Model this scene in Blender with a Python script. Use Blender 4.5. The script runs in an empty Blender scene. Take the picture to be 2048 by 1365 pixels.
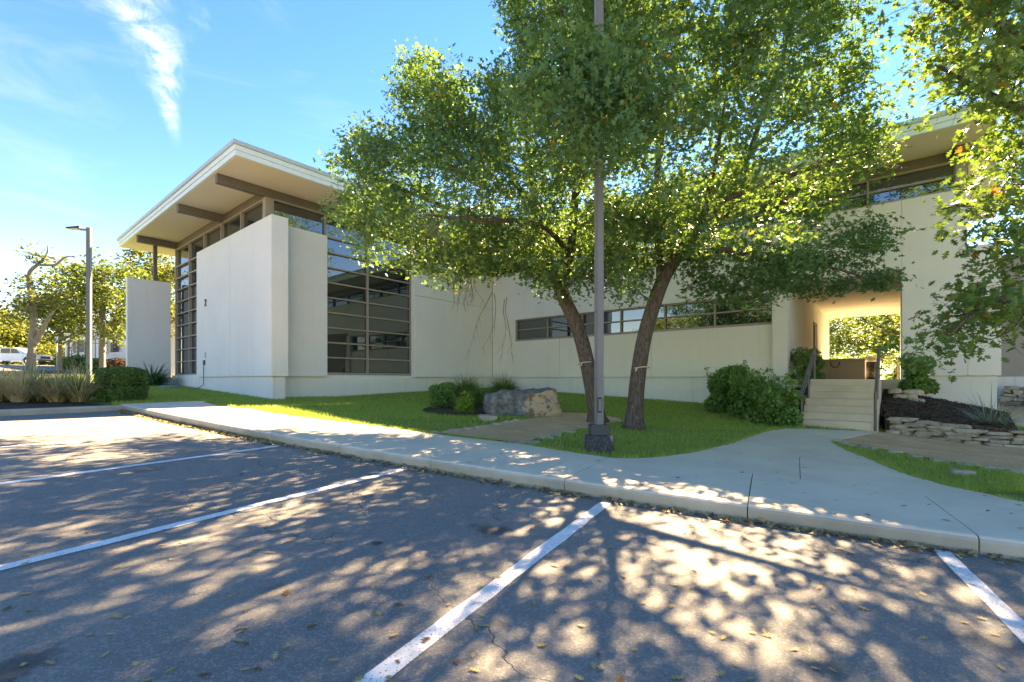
import bpy, bmesh, math, random
import numpy as np
from mathutils import Vector, Matrix
from mathutils.geometry import delaunay_2d_cdt
random.seed(7); RS = np.random.RandomState(11)
R = math.radians
SC = bpy.context.scene
COL = SC.collection
# ------------------------------------------------------------------ camera
EYE = 1.353; FPX = 930.0; HX, HY = 1024.0, 760.0
cam = bpy.data.cameras.new('camera'); co = bpy.data.objects.new('camera', cam); COL.objects.link(co)
co.location = (0, 0, EYE); co.rotation_euler = (R(90), 0, 0)
cam.sensor_width = 36; cam.lens = 36*FPX/2048; cam.shift_y = (HY-682.5)/2048; cam.clip_end = 3000; cam.clip_start = .05
SC.camera = co
SC.view_settings.view_transform = 'Standard'; SC.view_settings.look = 'None'
SC.view_settings.gamma = 1; SC.view_settings.exposure = 3.42
SC.view_settings.use_white_balance = True; SC.view_settings.white_balance_temperature = 9300; SC.view_settings.white_balance_tint = 12
SC.cycles.use_denoising = True
SC.cycles.max_bounces = 6; SC.cycles.diffuse_bounces = 3; SC.cycles.glossy_bounces = 3; SC.cycles.transmission_bounces = 4
SC.cycles.sample_clamp_indirect = 6
# ------------------------------------------------------------------ node helper
class NT:
    def __init__(s, tree): s.t = tree; s.n = tree.nodes; s.l = tree.links
    def set(s, sock, v):
        if hasattr(v, 'is_output'): s.l.new(v, sock)
        elif v is not None: sock.default_value = v
    def add(s, typ, ins=None, **kw):
        n = s.n.new(typ)
        for a, b in kw.items(): setattr(n, a, b)
        for a, b in (ins or {}).items(): s.set(n.inputs[a], b)
        return n
    def math(s, op, a, b=None, c=None, clamp=False):
        n = s.add('ShaderNodeMath', operation=op, use_clamp=clamp)
        for i, v in enumerate((a, b, c)):
            if v is not None: s.set(n.inputs[i], v)
        return n.outputs[0]
    def vm(s, op, a, b=None):
        n = s.add('ShaderNodeVectorMath', operation=op); s.set(n.inputs[0], a)
        if b is not None: s.set(n.inputs[1], b)
        return n.outputs['Value'] if op in ('DOT_PRODUCT', 'LENGTH', 'DISTANCE') else n.outputs[0]
    def noise(s, vec, scale, detail=3, rough=.55, dist=0):
        return s.add('ShaderNodeTexNoise', {'Vector': vec, 'Scale': scale, 'Detail': detail, 'Roughness': rough, 'Distortion': dist}).outputs['Fac']
    def ramp(s, fac, a, b, lo=0., hi=1.):
        n = s.add('ShaderNodeMapRange', {'Value': fac, 'From Min': a, 'From Max': b, 'To Min': lo, 'To Max': hi}); n.interpolation_type = 'SMOOTHSTEP'
        return n.outputs[0]
    def mix(s, fac, a, b, blend='MIX'):
        n = s.add('ShaderNodeMix', data_type='RGBA', blend_type=blend)
        s.set(n.inputs[0], fac); s.set(n.inputs[6], a); s.set(n.inputs[7], b)
        return n.outputs[2]
def c4(c): return (c[0], c[1], c[2], 1)
# ------------------------------------------------------------------ sky and sun
SUN_AZ = R(31.8); SUN_EL = R(35.5)
w = bpy.data.worlds.new('World'); SC.world = w; w.use_nodes = True
T = NT(w.node_tree); T.n.clear()
sky = T.add('ShaderNodeTexSky', sky_type='NISHITA', sun_disc=False, sun_elevation=SUN_EL, sun_rotation=SUN_AZ, altitude=250, air_density=1.0, dust_density=0.0, ozone_density=2.2)
hsv = T.add('ShaderNodeHueSaturation', {'Hue': .513, 'Saturation': 1.34, 'Value': 1.0, 'Color': sky.outputs[0]})
D = T.add('ShaderNodeTexCoord').outputs['Generated']
def pdir(px, py): return Vector(((px-HX)/FPX, 1, (HY-py)/FPX)).normalized()
cA, cB = pdir(255, -30), pdir(318, 245)
ce1 = (cB-cA).normalized(); cc = (cA+cB).normalized(); ce2 = cc.cross(ce1).normalized()
nz = T.noise(D, 5, 5, .6, .4); nf = T.noise(T.vm('MULTIPLY', D, (1, 1, 2.2)), 16, 8, .68, 1.2)
off = T.math('ADD', T.vm('DOT_PRODUCT', D, tuple(ce2)), T.math('MULTIPLY', T.math('SUBTRACT', nz, .5), .22))
al = T.vm('DOT_PRODUCT', T.vm('SUBTRACT', D, tuple(cc)), tuple(ce1))
wid = T.ramp(al, -.15, .16, .075, .014)
m1 = T.ramp(T.math('DIVIDE', T.math('ABSOLUTE', off), wid), 0., 1.3, 1, 0)
m1 = T.math('MULTIPLY', m1, T.ramp(al, .05, .13, 1, 0))
m1 = T.math('MULTIPLY', m1, T.ramp(T.vm('DOT_PRODUCT', D, tuple(cc)), .8, .95))
m1 = T.math('MULTIPLY', m1, T.ramp(nf, .25, .75))
veil = T.math('MULTIPLY', T.ramp(T.noise(T.vm('MULTIPLY', D, (1.2, 1, 4)), 2.6, 7, .62, .8), .52, .85, 0, .09), T.ramp(T.vm('DOT_PRODUCT', D, (0, 0, 1)), .0, .15))
cl = T.math('MAXIMUM', T.math('MULTIPLY', m1, .45), veil)
haze = T.ramp(T.vm('DOT_PRODUCT', D, (0, 0, 1)), -.05, .30, .4, 0)
hz = T.mix(haze, hsv.outputs[0], (2.1, 2.9, 4.0, 1))
skyc = T.mix(cl, hz, (5.2, 5.5, 5.9, 1))
bg = T.add('ShaderNodeBackground', {'Color': skyc, 'Strength': .05})
T.l.new(bg.outputs[0], T.add('ShaderNodeOutputWorld').inputs[0])
sl = bpy.data.lights.new('sun', 'SUN'); sl.energy = 5.0; sl.angle = R(.53); sl.color = (1, .88, .70)
so = bpy.data.objects.new('sun', sl); COL.objects.link(so)
SUND = Vector((math.sin(SUN_AZ)*math.cos(SUN_EL), math.cos(SUN_AZ)*math.cos(SUN_EL), math.sin(SUN_EL)))
so.rotation_euler = SUND.to_track_quat('Z', 'Y').to_euler(); so.location = SUND*60
# ------------------------------------------------------------------ tags and mesh building
def tag(o, label=None, cat=None, group=None, kind=None):
    if label: o['label'] = label
    if cat: o['category'] = cat
    if group: o['group'] = group
    if kind: o['kind'] = kind
    return o
def empty(name, loc=(0, 0, 0)):
    o = bpy.data.objects.new(name, None); COL.objects.link(o); o.location = loc; o['_o'] = list(loc); o.empty_display_size = .2
    return o
def org(o): return Vector(o['_o']) if o is not None and '_o' in o else Vector((0, 0, 0))
def link_mesh(name, me, mat, parent=None, origin=None):
    if mat is not None and not me.materials: me.materials.append(mat)
    o = bpy.data.objects.new(name, me); COL.objects.link(o)
    if parent is not None:
        o.parent = parent; o['_o'] = list(org(parent))
    elif origin is not None:
        o.location = origin; o['_o'] = list(origin)
    else: o['_o'] = [0, 0, 0]
    return o
class MB:
    def __init__(s): s.v = []; s.f = []
    def add(s, vs, fs):
        b = len(s.v); s.v += [tuple(v) for v in vs]; s.f += [tuple(b+i for i in f) for f in fs]; return s
    def hexa(s, p): # 8 points: bottom 4 ccw, top 4
        return s.add(p, [(3, 2, 1, 0), (4, 5, 6, 7), (0, 1, 5, 4), (1, 2, 6, 5), (2, 3, 7, 6), (3, 0, 4, 7)])
    def box(s, x0, x1, y0, y1, z0, z1):
        return s.hexa([(x0, y0, z0), (x1, y0, z0), (x1, y1, z0), (x0, y1, z0), (x0, y0, z1), (x1, y0, z1), (x1, y1, z1), (x0, y1, z1)])
    def tube(s, pts, rad, n=8, cap=True):
        pts = [Vector(p) for p in pts]
        if not isinstance(rad, (list, tuple)): rad = [rad]*len(pts)
        rings = []; up = Vector((0, 0, 1)); prev = None
        for i, p in enumerate(pts):
            d = (pts[min(i+1, len(pts)-1)]-pts[max(i-1, 0)]).normalized()
            if prev is None:
                a = d.cross(up if abs(d.z) < .95 else Vector((1, 0, 0))).normalized()
            else:
                a = (prev-d*prev.dot(d)).normalized()
            prev = a; b = d.cross(a)
            rings.append([p+(a*math.cos(2*math.pi*j/n)+b*math.sin(2*math.pi*j/n))*rad[i] for j in range(n)])
        vs = [v for r in rings for v in r]; fs = []
        for i in range(len(rings)-1):
            for j in range(n):
                fs.append((i*n+j, i*n+(j+1) % n, (i+1)*n+(j+1) % n, (i+1)*n+j))
        if cap: fs += [tuple(range(n-1, -1, -1)), tuple((len(rings)-1)*n+j for j in range(n))]
        return s.add(vs, fs)
    def bar(s, a, b, wd, ht, up=(0, 0, 1)):
        a, b = Vector(a), Vector(b); d = (b-a).normalized(); u = Vector(up)
        if abs(d.dot(u)) > .97: u = Vector((0, 1, 0))
        x = d.cross(u).normalized()*wd/2; y = x.cross(d).normalized()*ht/2
        return s.hexa([a-x-y, a+x-y, b+x-y, b-x-y, a-x+y, a+x+y, b+x+y, b-x+y])
    def build(s, name, mat, parent=None, origin=None, smooth=False, bev=0):
        o_ = org(parent) if parent is not None else Vector(origin or (0, 0, 0))
        me = bpy.data.meshes.new(name)
        me.from_pydata([(v[0]-o_[0], v[1]-o_[1], v[2]-o_[2]) for v in s.v], [], s.f)
        bm = bmesh.new(); bm.from_mesh(me); bmesh.ops.recalc_face_normals(bm, faces=bm.faces)
        if bev: bmesh.ops.bevel(bm, geom=list(bm.edges), offset=bev, segments=2, affect='EDGES', clamp_overlap=True)
        bm.to_mesh(me); bm.free()
        if smooth: me.polygons.foreach_set('use_smooth', [True]*len(me.polygons))
        return link_mesh(name, me, mat, parent, tuple(o_) if parent is None else None)
def raw_mesh(name, V, nper):
    """V (n*nper,3): n separate polygons with nper corners each"""
    n = len(V)//nper; me = bpy.data.meshes.new(name)
    me.vertices.add(len(V)); me.vertices.foreach_set('co', np.ascontiguousarray(V, dtype=np.float32).ravel())
    me.loops.add(len(V)); me.loops.foreach_set('vertex_index', np.arange(len(V), dtype=np.int32))
    me.polygons.add(n); me.polygons.foreach_set('loop_start', np.arange(0, len(V), nper, dtype=np.int32))
    try: me.polygons.foreach_set('loop_total', np.full(n, nper, dtype=np.int32))
    except Exception: pass
    me.update(calc_edges=True); me.validate()
    return me
# ------------------------------------------------------------------ the lie of the land
SV = np.array([.4818, .8763]); KV = np.array([-.8763, .4818])
def soft(kk):
    if kk > 75: return 75+20*(1-math.exp(-(kk-75)/20))
    if kk < -30: return -30-15*(1-math.exp((kk+30)/15))
    return kk
def zp(x, y): return .04*soft(KV[0]*x+KV[1]*y)
def gl(x, y):
    S = SV[0]*x+SV[1]*y
    b = max(0., S-12.5); b = b*b/(b+1.2)*.037 if b > 0 else 0
    K = KV[0]*x+KV[1]*y; sm = lambda v: max(0., min(1., v))**2*(3-2*max(0., min(1., v)))
    return zp(x, y)+.12+min(b, .4)-.03*sm((S-7.2)/2.6)*sm((K-7)/6)*(1-sm((S-12)/3.5))
def at(px, py, fn=zp):
    """the point of the ground seen at a pixel of the photograph"""
    u, v = (px-HX)/FPX, (HY-py)/FPX
    lo, hi = .3, 300.
    t = lo
    while t < hi:
        if EYE+v*t < fn(u*t, t): break
        t *= 1.02
    a, b = t/1.02, t
    for _ in range(30):
        m = (a+b)/2
        if EYE+v*m < fn(u*m, m): b = m
        else: a = m
    return Vector((u*b, b, fn(u*b, b)))
def ray(px, py, t): return Vector(((px-HX)/FPX*t, t, EYE+(HY-py)/FPX*t))
# building frame
BS = 1.0; P0 = Vector((-8.061, 15.586)); PS = P0*1.14; TH = R(39.7)
A2 = Vector((math.sin(TH), math.cos(TH))); A1 = Vector((-math.cos(TH), math.sin(TH)))
def B(u, w_, z): p = P0+A2*u*BS+A1*w_*BS; return Vector((p.x, p.y, EYE+(z-EYE)*BS))
def Bm(u, w_, z): p = PS+A2*u+A1*w_; return Vector((p.x, p.y, z))
def bbox(mb, u0, u1, w0, w1, z0, z1):
    return mb.hexa([B(u0, w0, z0), B(u1, w0, z0), B(u1, w1, z0), B(u0, w1, z0), B(u0, w0, z1), B(u1, w0, z1), B(u1, w1, z1), B(u0, w1, z1)])
def Bx(u0, u1, w0, w1, z0, z1, name, mat, parent, bev=0): return bbox(MB(), u0, u1, w0, w1, z0, z1).build(name, mat, parent, bev=bev)
# ------------------------------------------------------------------ materials
def newmat(name):
    m = bpy.data.materials.new(name); m.use_nodes = True; t = NT(m.node_tree); t.n.clear()
    out = t.add('ShaderNodeOutputMaterial'); pos = t.add('ShaderNodeNewGeometry').outputs['Position']
    return m, t, out, pos
def principled(t, out, col, rough=.8, spec=.3, bump=None, bstr=.2, bdist=.01, **kw):
    p = t.add('ShaderNodeBsdfPrincipled', {'Base Color': col if hasattr(col, 'is_output') else c4(col), 'Roughness': rough, 'Specular IOR Level': spec})
    for a, b in kw.items(): t.set(p.inputs[a.replace('_', ' ')], b)
    if bump is not None:
        t.l.new(t.add('ShaderNodeBump', {'Height': bump, 'Strength': bstr, 'Distance': bdist}).outputs[0], p.inputs['Normal'])
    t.l.new(p.outputs[0], out.inputs[0]); return p
def simple(name, col, rough=.6, var=.12, scale=6, spec=.3, bscale=0, bstr=.2, metallic=0, fine=0):
    m, t, out, pos = newmat(name)
    n = t.noise(pos, scale, 4); c = t.mix(n, c4([x*(1-var*1.6) for x in col]), c4([min(1, x*(1+var*1.6)) for x in col]))
    if fine: c = t.mix(t.ramp(t.noise(pos, fine, 2), .3, .7), c, t.mix(.5, c, c4([x*.55 for x in col])))
    b = t.noise(pos, bscale, 3) if bscale else None
    principled(t, out, c, rough, spec, b, bstr, Metallic=metallic); return m
def stucco(name, col, dirt=.35):
    m, t, out, pos = newmat(name)
    big = t.noise(pos, .5, 4, .6); fine = t.noise(pos, 60, 2)
    c = t.mix(t.ramp(big, .3, .7), c4([x*.93 for x in col]), c4(col))
    c = t.mix(t.ramp(fine, .35, .65, 0, .22), c, c4([x*.7 for x in col]))
    st = t.noise(t.vm('MULTIPLY', pos, (3.0, 3.0, .12)), 1.4, 5, .6)
    c = t.mix(t.ramp(st, .52, .8, 0, dirt*.5), c, c4([x*y for x, y in zip(col, (.6, .58, .52))]))
    bl = t.noise(pos, 1.7, 6, .7)
    c = t.mix(t.ramp(bl, .6, .85, 0, dirt), c, c4([x*y for x, y in zip(col, (.62, .6, .55))]))
    principled(t, out, c, .9, .15, t.noise(pos, 90, 3, .6), .35, .006); return m
M_WALL = stucco('stucco_white', (.74, .73, .69)); M_PLINTH = stucco('stucco_plinth', (.73, .71, .645), .8)
M_CREAM = stucco('stucco_cream', (.76, .73, .645)); M_BOUNCE = stucco('stucco_warm_bounce', (.74, .62, .40), .2); M_TAUPE = stucco('stucco_taupe', (.36, .32, .27), .2)  # the tan tone is cream stucco with warm bounced sunlight in its colour
M_SOFFIT = stucco('soffit_board', (.72, .67, .60), .15)
M_BRONZE = simple('bronze_frame', (.30, .26, .21), .5, .1, 3, .4)
M_BRONZED = simple('bronze_beam', (.13, .112, .094), .6, .12, 3, .3)
M_FASCIA = simple('fascia_paint', (.66, .75, .76), .5, .05, 2, .4)
M_LEDGE = simple('roof_edge_metal', (.42, .50, .52), .4, .06, 2, .5)
def glassmat(name, col, ior=2.1):
    m, t, out, pos = newmat(name)
    principled(t, out, t.mix(t.noise(pos, .6, 2), c4(col), c4([x*.4 for x in col])), .015, .5, t.noise(pos, .9, 1), .02, .02, IOR=ior); return m
M_GLASS = glassmat('tinted_glass', (.012, .026, .03), 2.4)
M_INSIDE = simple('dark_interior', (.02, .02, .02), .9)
def concrete(name, col, blot=.2):
    m, t, out, pos = newmat(name)
    c = t.mix(t.ramp(t.noise(pos, .9, 6, .65), .3, .72), c4([x*(1-blot) for x in col]), c4(col))
    c = t.mix(t.ramp(t.noise(pos, 120, 2), .3, .7, 0, .4), c, c4([x*.72 for x in col]))
    c = t.mix(t.ramp(t.noise(pos, 3.1, 6, .75), .62, .8, 0, .45), c, c4([x*.55 for x in col]))
    principled(t, out, c, .88, .2, t.noise(pos, 150, 3, .6), .3, .004); return m
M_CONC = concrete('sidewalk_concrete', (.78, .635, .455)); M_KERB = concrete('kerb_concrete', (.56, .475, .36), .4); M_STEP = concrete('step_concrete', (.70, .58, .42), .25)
def asphalt():
    m, t, out, pos = newmat('asphalt')
    big = t.noise(pos, .35, 5, .6); c = t.mix(t.ramp(big, .3, .7), (.175, .16, .136, 1), (.245, .222, .185, 1))
    sp = t.add('ShaderNodeTexVoronoi', {'Vector': pos, 'Scale': 85.}); spc = t.add('ShaderNodeSeparateColor', {0: sp.outputs['Color']}).outputs[0]
    c = t.mix(t.ramp(spc, .55, 1., 0, .55), c, (.36, .34, .30, 1))
    c = t.mix(t.ramp(t.noise(pos, 160, 2), .55, .75, 0, .75), c, (.028, .03, .033, 1))
    wp = t.vm('ADD', pos, t.vm('MULTIPLY', t.vm('SUBTRACT', t.add('ShaderNodeTexNoise', {'Vector': pos, 'Scale': 2.2, 'Detail': 5.}).outputs['Color'], (.5, .5, .5)), (.9, .9, 0)))
    cr = t.add('ShaderNodeTexVoronoi', {'Vector': wp, 'Scale': .42}, feature='DISTANCE_TO_EDGE').outputs['Distance']
    crm = t.math('MULTIPLY', t.ramp(cr, .0, .005, .6, 0), t.ramp(t.noise(pos, .55, 2), .44, .52))
    c = t.mix(crm, c, (.02, .02, .02, 1))
    c = t.mix(t.ramp(t.noise(t.vm('ADD', pos, (31, 7, 0)), .8, 5, .7), .66, .76, 0, .6), c, (.045, .046, .048, 1))
    for (px, py, r, k) in ((985, 1060, .17, .8), (757, 1087, .05, .95), (30, 1335, .16, .8), (1990, 1290, .2, .5), (560, 1180, .1, .5), (1380, 1180, .12, .45), (300, 940, .2, .5), (1000, 1250, .07, .6), (660, 1010, .15, .45), (1640, 1330, .12, .5)):
        q = at(px, py); d = t.math('ADD', t.vm('DISTANCE', pos, tuple(q)), t.math('MULTIPLY', t.math('SUBTRACT', t.noise(pos, 5, 5, .65), .5), r*3.0))
        c = t.mix(t.ramp(d, r*.35, r*1.2, k*.8, 0), c, (.02, .02, .018, 1))
    h = t.math('SUBTRACT', t.math('ADD', t.noise(pos, 110, 3, .65), t.math('MULTIPLY', spc, .4)), t.math('MULTIPLY', crm, 2.))
    principled(t, out, c, .82, .35, h, .75, .012); return m
M_ASPH = asphalt()
def paint():
    m, t, out, pos = newmat('line_paint')
    c = t.mix(t.ramp(t.noise(pos, 2.5, 5, .7), .3, .75), (.82, .79, .73, 1), (.64, .61, .56, 1))
    c = t.mix(t.ramp(t.noise(pos, 75, 3, .6), .57, .68, 0, .9), c, (.1, .1, .1, 1))
    principled(t, out, c, .7, .3, t.noise(pos, 110, 3), .5, .008); return m
M_PAINT = paint()
def soil(name, a, b, scale=40, bump=.8):
    m, t, out, pos = newmat(name)
    v = t.add('ShaderNodeTexVoronoi', {'Vector': pos, 'Scale': float(scale)}); s0 = t.add('ShaderNodeSeparateColor', {0: v.outputs['Color']}).outputs[0]
    c = t.mix(s0, c4(a), c4(b)); c = t.mix(t.ramp(t.noise(pos, 1.2, 4), .3, .7, 0, .4), c, c4([x*.6 for x in a]))
    principled(t, out, c, .95, .1, v.outputs['Distance'], bump, .02); return m
M_GRAVEL = soil('gravel_granite', (.62, .35, .17), (.86, .57, .33), 55); M_MULCH = soil('mulch', (.05, .034, .024), (.14, .095, .065), 30)
M_TURF = soil('turf_soil', (.12, .18, .04), (.18, .25, .06), 25, .4); M_GROUND = soil('dry_ground', (.10, .09, .05), (.17, .145, .085), 8, .4)
def leafmat(name, a, b, trans, tf=.5, extra=None, rough=.5, spec=.32, patch=None):
    """a..b per leaf, light coming through in trans colour"""
    m, t, out, pos = newmat(name)
    rnd = t.math('FRACT', t.math('ADD', t.add('ShaderNodeNewGeometry').outputs['Random Per Island'], t.add('ShaderNodeObjectInfo').outputs['Random']))
    c = t.mix(rnd, c4(a), c4(b)); c = t.mix(t.ramp(t.noise(pos, .9, 3), .35, .7, 0, .6), c, c4([(x+y)*.42 for x, y in zip(a, b)]))
    if patch: c = t.mix(t.ramp(t.noise(pos, .7, 6, .7), .5, .72, 0, .75), c, c4(patch)); c = t.mix(t.ramp(t.noise(t.vm('ADD', pos, (9, 4, 0)), 2.3, 4), .55, .75, 0, .5), c, c4([x*.5 for x in a]))
    tc = t.mix(rnd, c4(trans), c4([x*.6 for x in trans]))
    if extra:
        e = t.math('GREATER_THAN', t.math('FRACT', t.math('MULTIPLY', rnd, 37.7)), 1-extra[1]); c = t.mix(e, c, c4(extra[0])); tc = t.mix(e, tc, c4(extra[0]))
    p = t.add('ShaderNodeBsdfPrincipled', {'Base Color': c, 'Roughness': rough, 'Specular IOR Level': spec})
    tr = t.add('ShaderNodeBsdfTranslucent', {'Color': tc})
    mx = t.add('ShaderNodeMixShader', {0: tf}); t.l.new(p.outputs[0], mx.inputs[1]); t.l.new(tr.outputs[0], mx.inputs[2]); t.l.new(mx.outputs[0], out.inputs[0])
    return m
M_OAK = leafmat('oak_leaf', (.07, .185, .09), (.12, .235, .08), (.22, .36, .05), .33, ((.30, .22, .04), .008))
M_OAK3 = leafmat('oak_leaf_near', (.075, .18, .065), (.14, .23, .06), (.2, .31, .04), .32, ((.45, .16, .03), .01))
M_YEL = leafmat('yellowing_leaf', (.075, .14, .04), (.16, .20, .045), (.24, .30, .04), .36)
M_FARL = leafmat('far_leaf', (.07, .10, .03), (.13, .15, .035), (.28, .32, .045), .4)
M_PASS = leafmat('elm_leaf', (.10, .15, .03), (.19, .23, .04), (.27, .34, .05), .36)
M_HEDGE = leafmat('hedge_leaf', (.07, .16, .04), (.15, .26, .07), (.2, .3, .045), .25)
M_SHRUB = leafmat('shrub_leaf', (.085, .21, .05), (.19, .34, .085), (.3, .45, .06), .35)
M_LIMEL = leafmat('lime_leaf', (.13, .24, .03), (.24, .34, .05), (.3, .4, .05), .35)
M_REDL = leafmat('red_leaf', (.13, .07, .05), (.2, .1, .06), (.16, .08, .04), .3)
M_TURFB = leafmat('turf_blade', (.25, .36, .055), (.40, .50, .10), (.34, .50, .07), .35, ((.50, .42, .2), .07), .6, .15, (.36, .38, .11))
M_STRAP = leafmat('strap_leaf', (.05, .13, .04), (.10, .2, .055), (.12, .2, .03), .25)
M_FOUNT = leafmat('fountain_grass', (.10, .18, .035), (.19, .27, .06), (.2, .28, .04), .3)
M_STRAW = leafmat('straw_grass', (.68, .52, .28), (.88, .72, .44), (.6, .46, .2), .35, None, .7, .1)
M_YUCCA = leafmat('yucca_blade', (.14, .21, .14), (.24, .32, .21), (.12, .18, .09), .15)
M_DRY = leafmat('dry_leaf', (.50, .34, .14), (.72, .53, .25), (.55, .38, .13), .3, ((.25, .13, .055), .2), .7, .15)
def bark(name, a, b):
    m, t, out, pos = newmat(name)
    n = t.noise(t.vm('MULTIPLY', pos, (1, 1, .22)), 28, 6, .7, .6); c = t.mix(t.ramp(n, .3, .7), c4(a), c4(b))
    c = t.mix(t.ramp(t.noise(pos, 9, 4), .62, .72, 0, .6), c, c4([min(1, x*1.9) for x in b]))
    principled(t, out, c, .95, .1, n, .9, .03); return m
M_BARK = bark('oak_bark', (.055, .042, .032), (.17, .135, .105)); M_BARKG = bark('grey_bark', (.13, .115, .095), (.28, .25, .21))
def limestone(name, a, b, dark):
    m, t, out, pos = newmat(name)
    oi = t.add('ShaderNodeObjectInfo').outputs['Random']; n = t.noise(pos, 6, 6, .65)
    c = t.mix(oi, c4(a), c4(b)); c = t.mix(t.ramp(n, .42, .68, 0, .75), c, c4(dark)); c = t.mix(t.ramp(t.noise(pos, 30, 3), .55, .75, 0, .5), c, c4([x*.4 for x in dark]))
    principled(t, out, c, .92, .15, t.noise(pos, 22, 6, .7), .8, .03); return m
M_STONE = limestone('limestone', (.56, .47, .34), (.36, .29, .21), (.22, .20, .17))
def bouldermat():
    m, t, out, pos = newmat('boulder_rock')
    o = at(1045, 836, gl); rel = t.vm('SUBTRACT', pos, tuple(o))
    nx = t.noise(pos, 2.4, 6, .7); side = t.math('ADD', t.vm('DOT_PRODUCT', rel, (.95, -.35, .15)), t.math('MULTIPLY', t.math('SUBTRACT', nx, .5), 1.0))
    grey = t.mix(t.ramp(t.noise(pos, 7, 6, .7), .35, .68), (.10, .10, .095, 1), (.27, .26, .235, 1))
    tan = t.mix(t.ramp(t.noise(pos, 3.3, 5, .6), .3, .62), (.50, .36, .20, 1), (.46, .37, .26, 1))
    tan = t.mix(t.ramp(t.noise(t.vm('ADD', pos, (3, 1, 9)), 4.2, 4, .6), .52, .6, 0, .85), tan, (.17, .10, .045, 1))
    tan = t.mix(t.ramp(t.noise(t.vm('ADD', pos, (13, 1, 2)), 5, 5, .6), .6, .68, 0, .8), tan, (.55, .27, .08, 1))
    nrm = t.add('ShaderNodeNewGeometry').outputs['Normal']; top = t.ramp(t.vm('DOT_PRODUCT', nrm, (0, 0, 1)), .45, .7)
    f = t.math('MULTIPLY', t.ramp(side, .05, .13), t.math('SUBTRACT', 1., top))
    principled(t, out, t.mix(f, grey, tan), .92, .15, t.math('ADD', t.noise(pos, 9, 7, .7), t.math('MULTIPLY', t.noise(pos, 40, 3), .3)), .9, .05); return m
M_BOUL = bouldermat()
M_POLE = simple('pole_grey_paint', (.165, .16, .15), .45, .08, 2, .4); M_POLED = simple('pole_dark_paint', (.045, .05, .048), .5, .1, 4, .4)
def postbase():
    m, t, out, pos = newmat('stained_footing')
    n = t.noise(pos, 2.4, 4, .5); c = t.mix(t.ramp(n, .47, .52), (.05, .05, .05, 1), (.27, .25, .20, 1)); c = t.mix(t.ramp(t.noise(pos, 30, 3), .45, .7, 0, .4), c, (.2, .2, .19, 1))
    principled(t, out, c, .9, .15, t.noise(pos, 40, 4), .4, .01); return m
M_FOOT = postbase()
M_RAIL = simple('rail_paint', (.13, .115, .10), .5, .1, 4, .4); M_BLACK = simple('black_plastic', (.02, .02, .02), .5, .1); M_BRASS = simple('dark_bronze_letter', (.07, .06, .045), .45, .1, 20, .5)
M_PLATE = simple('grey_plate', (.38, .38, .36), .5, .1); M_GREENLID = simple('green_lid', (.13, .21, .18), .7, .15, 5); M_TIE = simple('tie_webbing', (.55, .50, .30), .8, .2, 20)
M_WHITE = simple('white_car_paint', (.78, .79, .80), .25, .02, 1, .6); M_TYRE = simple('tyre_rubber', (.02, .02, .02), .85, .1); M_RIM = simple('alloy_rim', (.55, .56, .57), .3, .05, 3, .5, metallic=.7)
M_LENS = simple('lamp_lens', (.7, .7, .66), .3, .02); M_DOOR = simple('door_paint', (.10, .085, .065), .6, .1)
M_CHIP = leafmat('bark_chip', (.06, .04, .028), (.17, .115, .08), (.1, .06, .04), .05, None, .9, .1)
M_CARG = glassmat('car_glass', (.01, .012, .014), 1.45)
M_TAR = simple('joint_tar', (.03, .028, .026), .9, .2, 20)
# ------------------------------------------------------------------ ground, lot, walks
def pip(p, poly):
    x, y = p; c = False; n = len(poly); j = n-1
    for i in range(n):
        xi, yi = poly[i]; xj, yj = poly[j]
        if (yi > y) != (yj > y) and x < (xj-xi)*(y-yi)/(yj-yi)+xi: c = not c
        j = i
    return c
def sheet(name, poly, fn, mat, parent=None, step=.6, skirt=0., dz=0.):
    """a polygon laid on a height function, cut into a fine mesh, with a downward skirt"""
    poly = [Vector((p[0], p[1])) for p in poly]
    dense = []
    for i, p in enumerate(poly):
        q = poly[(i+1) % len(poly)]; k = max(1, int((q-p).length/step))
        dense += [p.lerp(q, j/k) for j in range(k)]
    xs = [p.x for p in dense]; ys = [p.y for p in dense]; tp = [tuple(p) for p in dense]; pts = list(dense)
    x = min(xs)+step*.5
    while x < max(xs):
        y = min(ys)+step*.5
        while y < max(ys):
            if pip((x, y), tp): pts.append(Vector((x, y)))
            y += step
        x += step
    n = len(dense)
    vs, es, fs, ov, oe, of = delaunay_2d_cdt(pts, [(i, (i+1) % n) for i in range(n)], [], 1, 1e-5)
    mb = MB(); mb.add([(v.x, v.y, fn(v.x, v.y)+dz) for v in vs], fs)
    if skirt:
        b = len(mb.v); mb.v += [(p.x, p.y, fn(p.x, p.y)+dz) for p in dense]+[(p.x, p.y, fn(p.x, p.y)+dz-skirt) for p in dense]
        mb.f += [(b+i, b+(i+1) % n, b+n+(i+1) % n, b+n+i) for i in range(n)]
    me = bpy.data.meshes.new(name); o_ = org(parent)
    me.from_pydata([(v[0]-o_[0], v[1]-o_[1], v[2]-o_[2]) for v in mb.v], [], mb.f)
    bm = bmesh.new(); bm.from_mesh(me); bmesh.ops.remove_doubles(bm, verts=bm.verts, dist=1e-4); bmesh.ops.recalc_face_normals(bm, faces=bm.faces); bm.to_mesh(me); bm.free()
    if sum(p.normal.z*p.area for p in me.polygons) < 0: me.flip_normals()
    return link_mesh(name, me, mat, parent)
def SK(S, K): return Vector((SV[0]*S+KV[0]*K, SV[1]*S+KV[1]*K))
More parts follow.
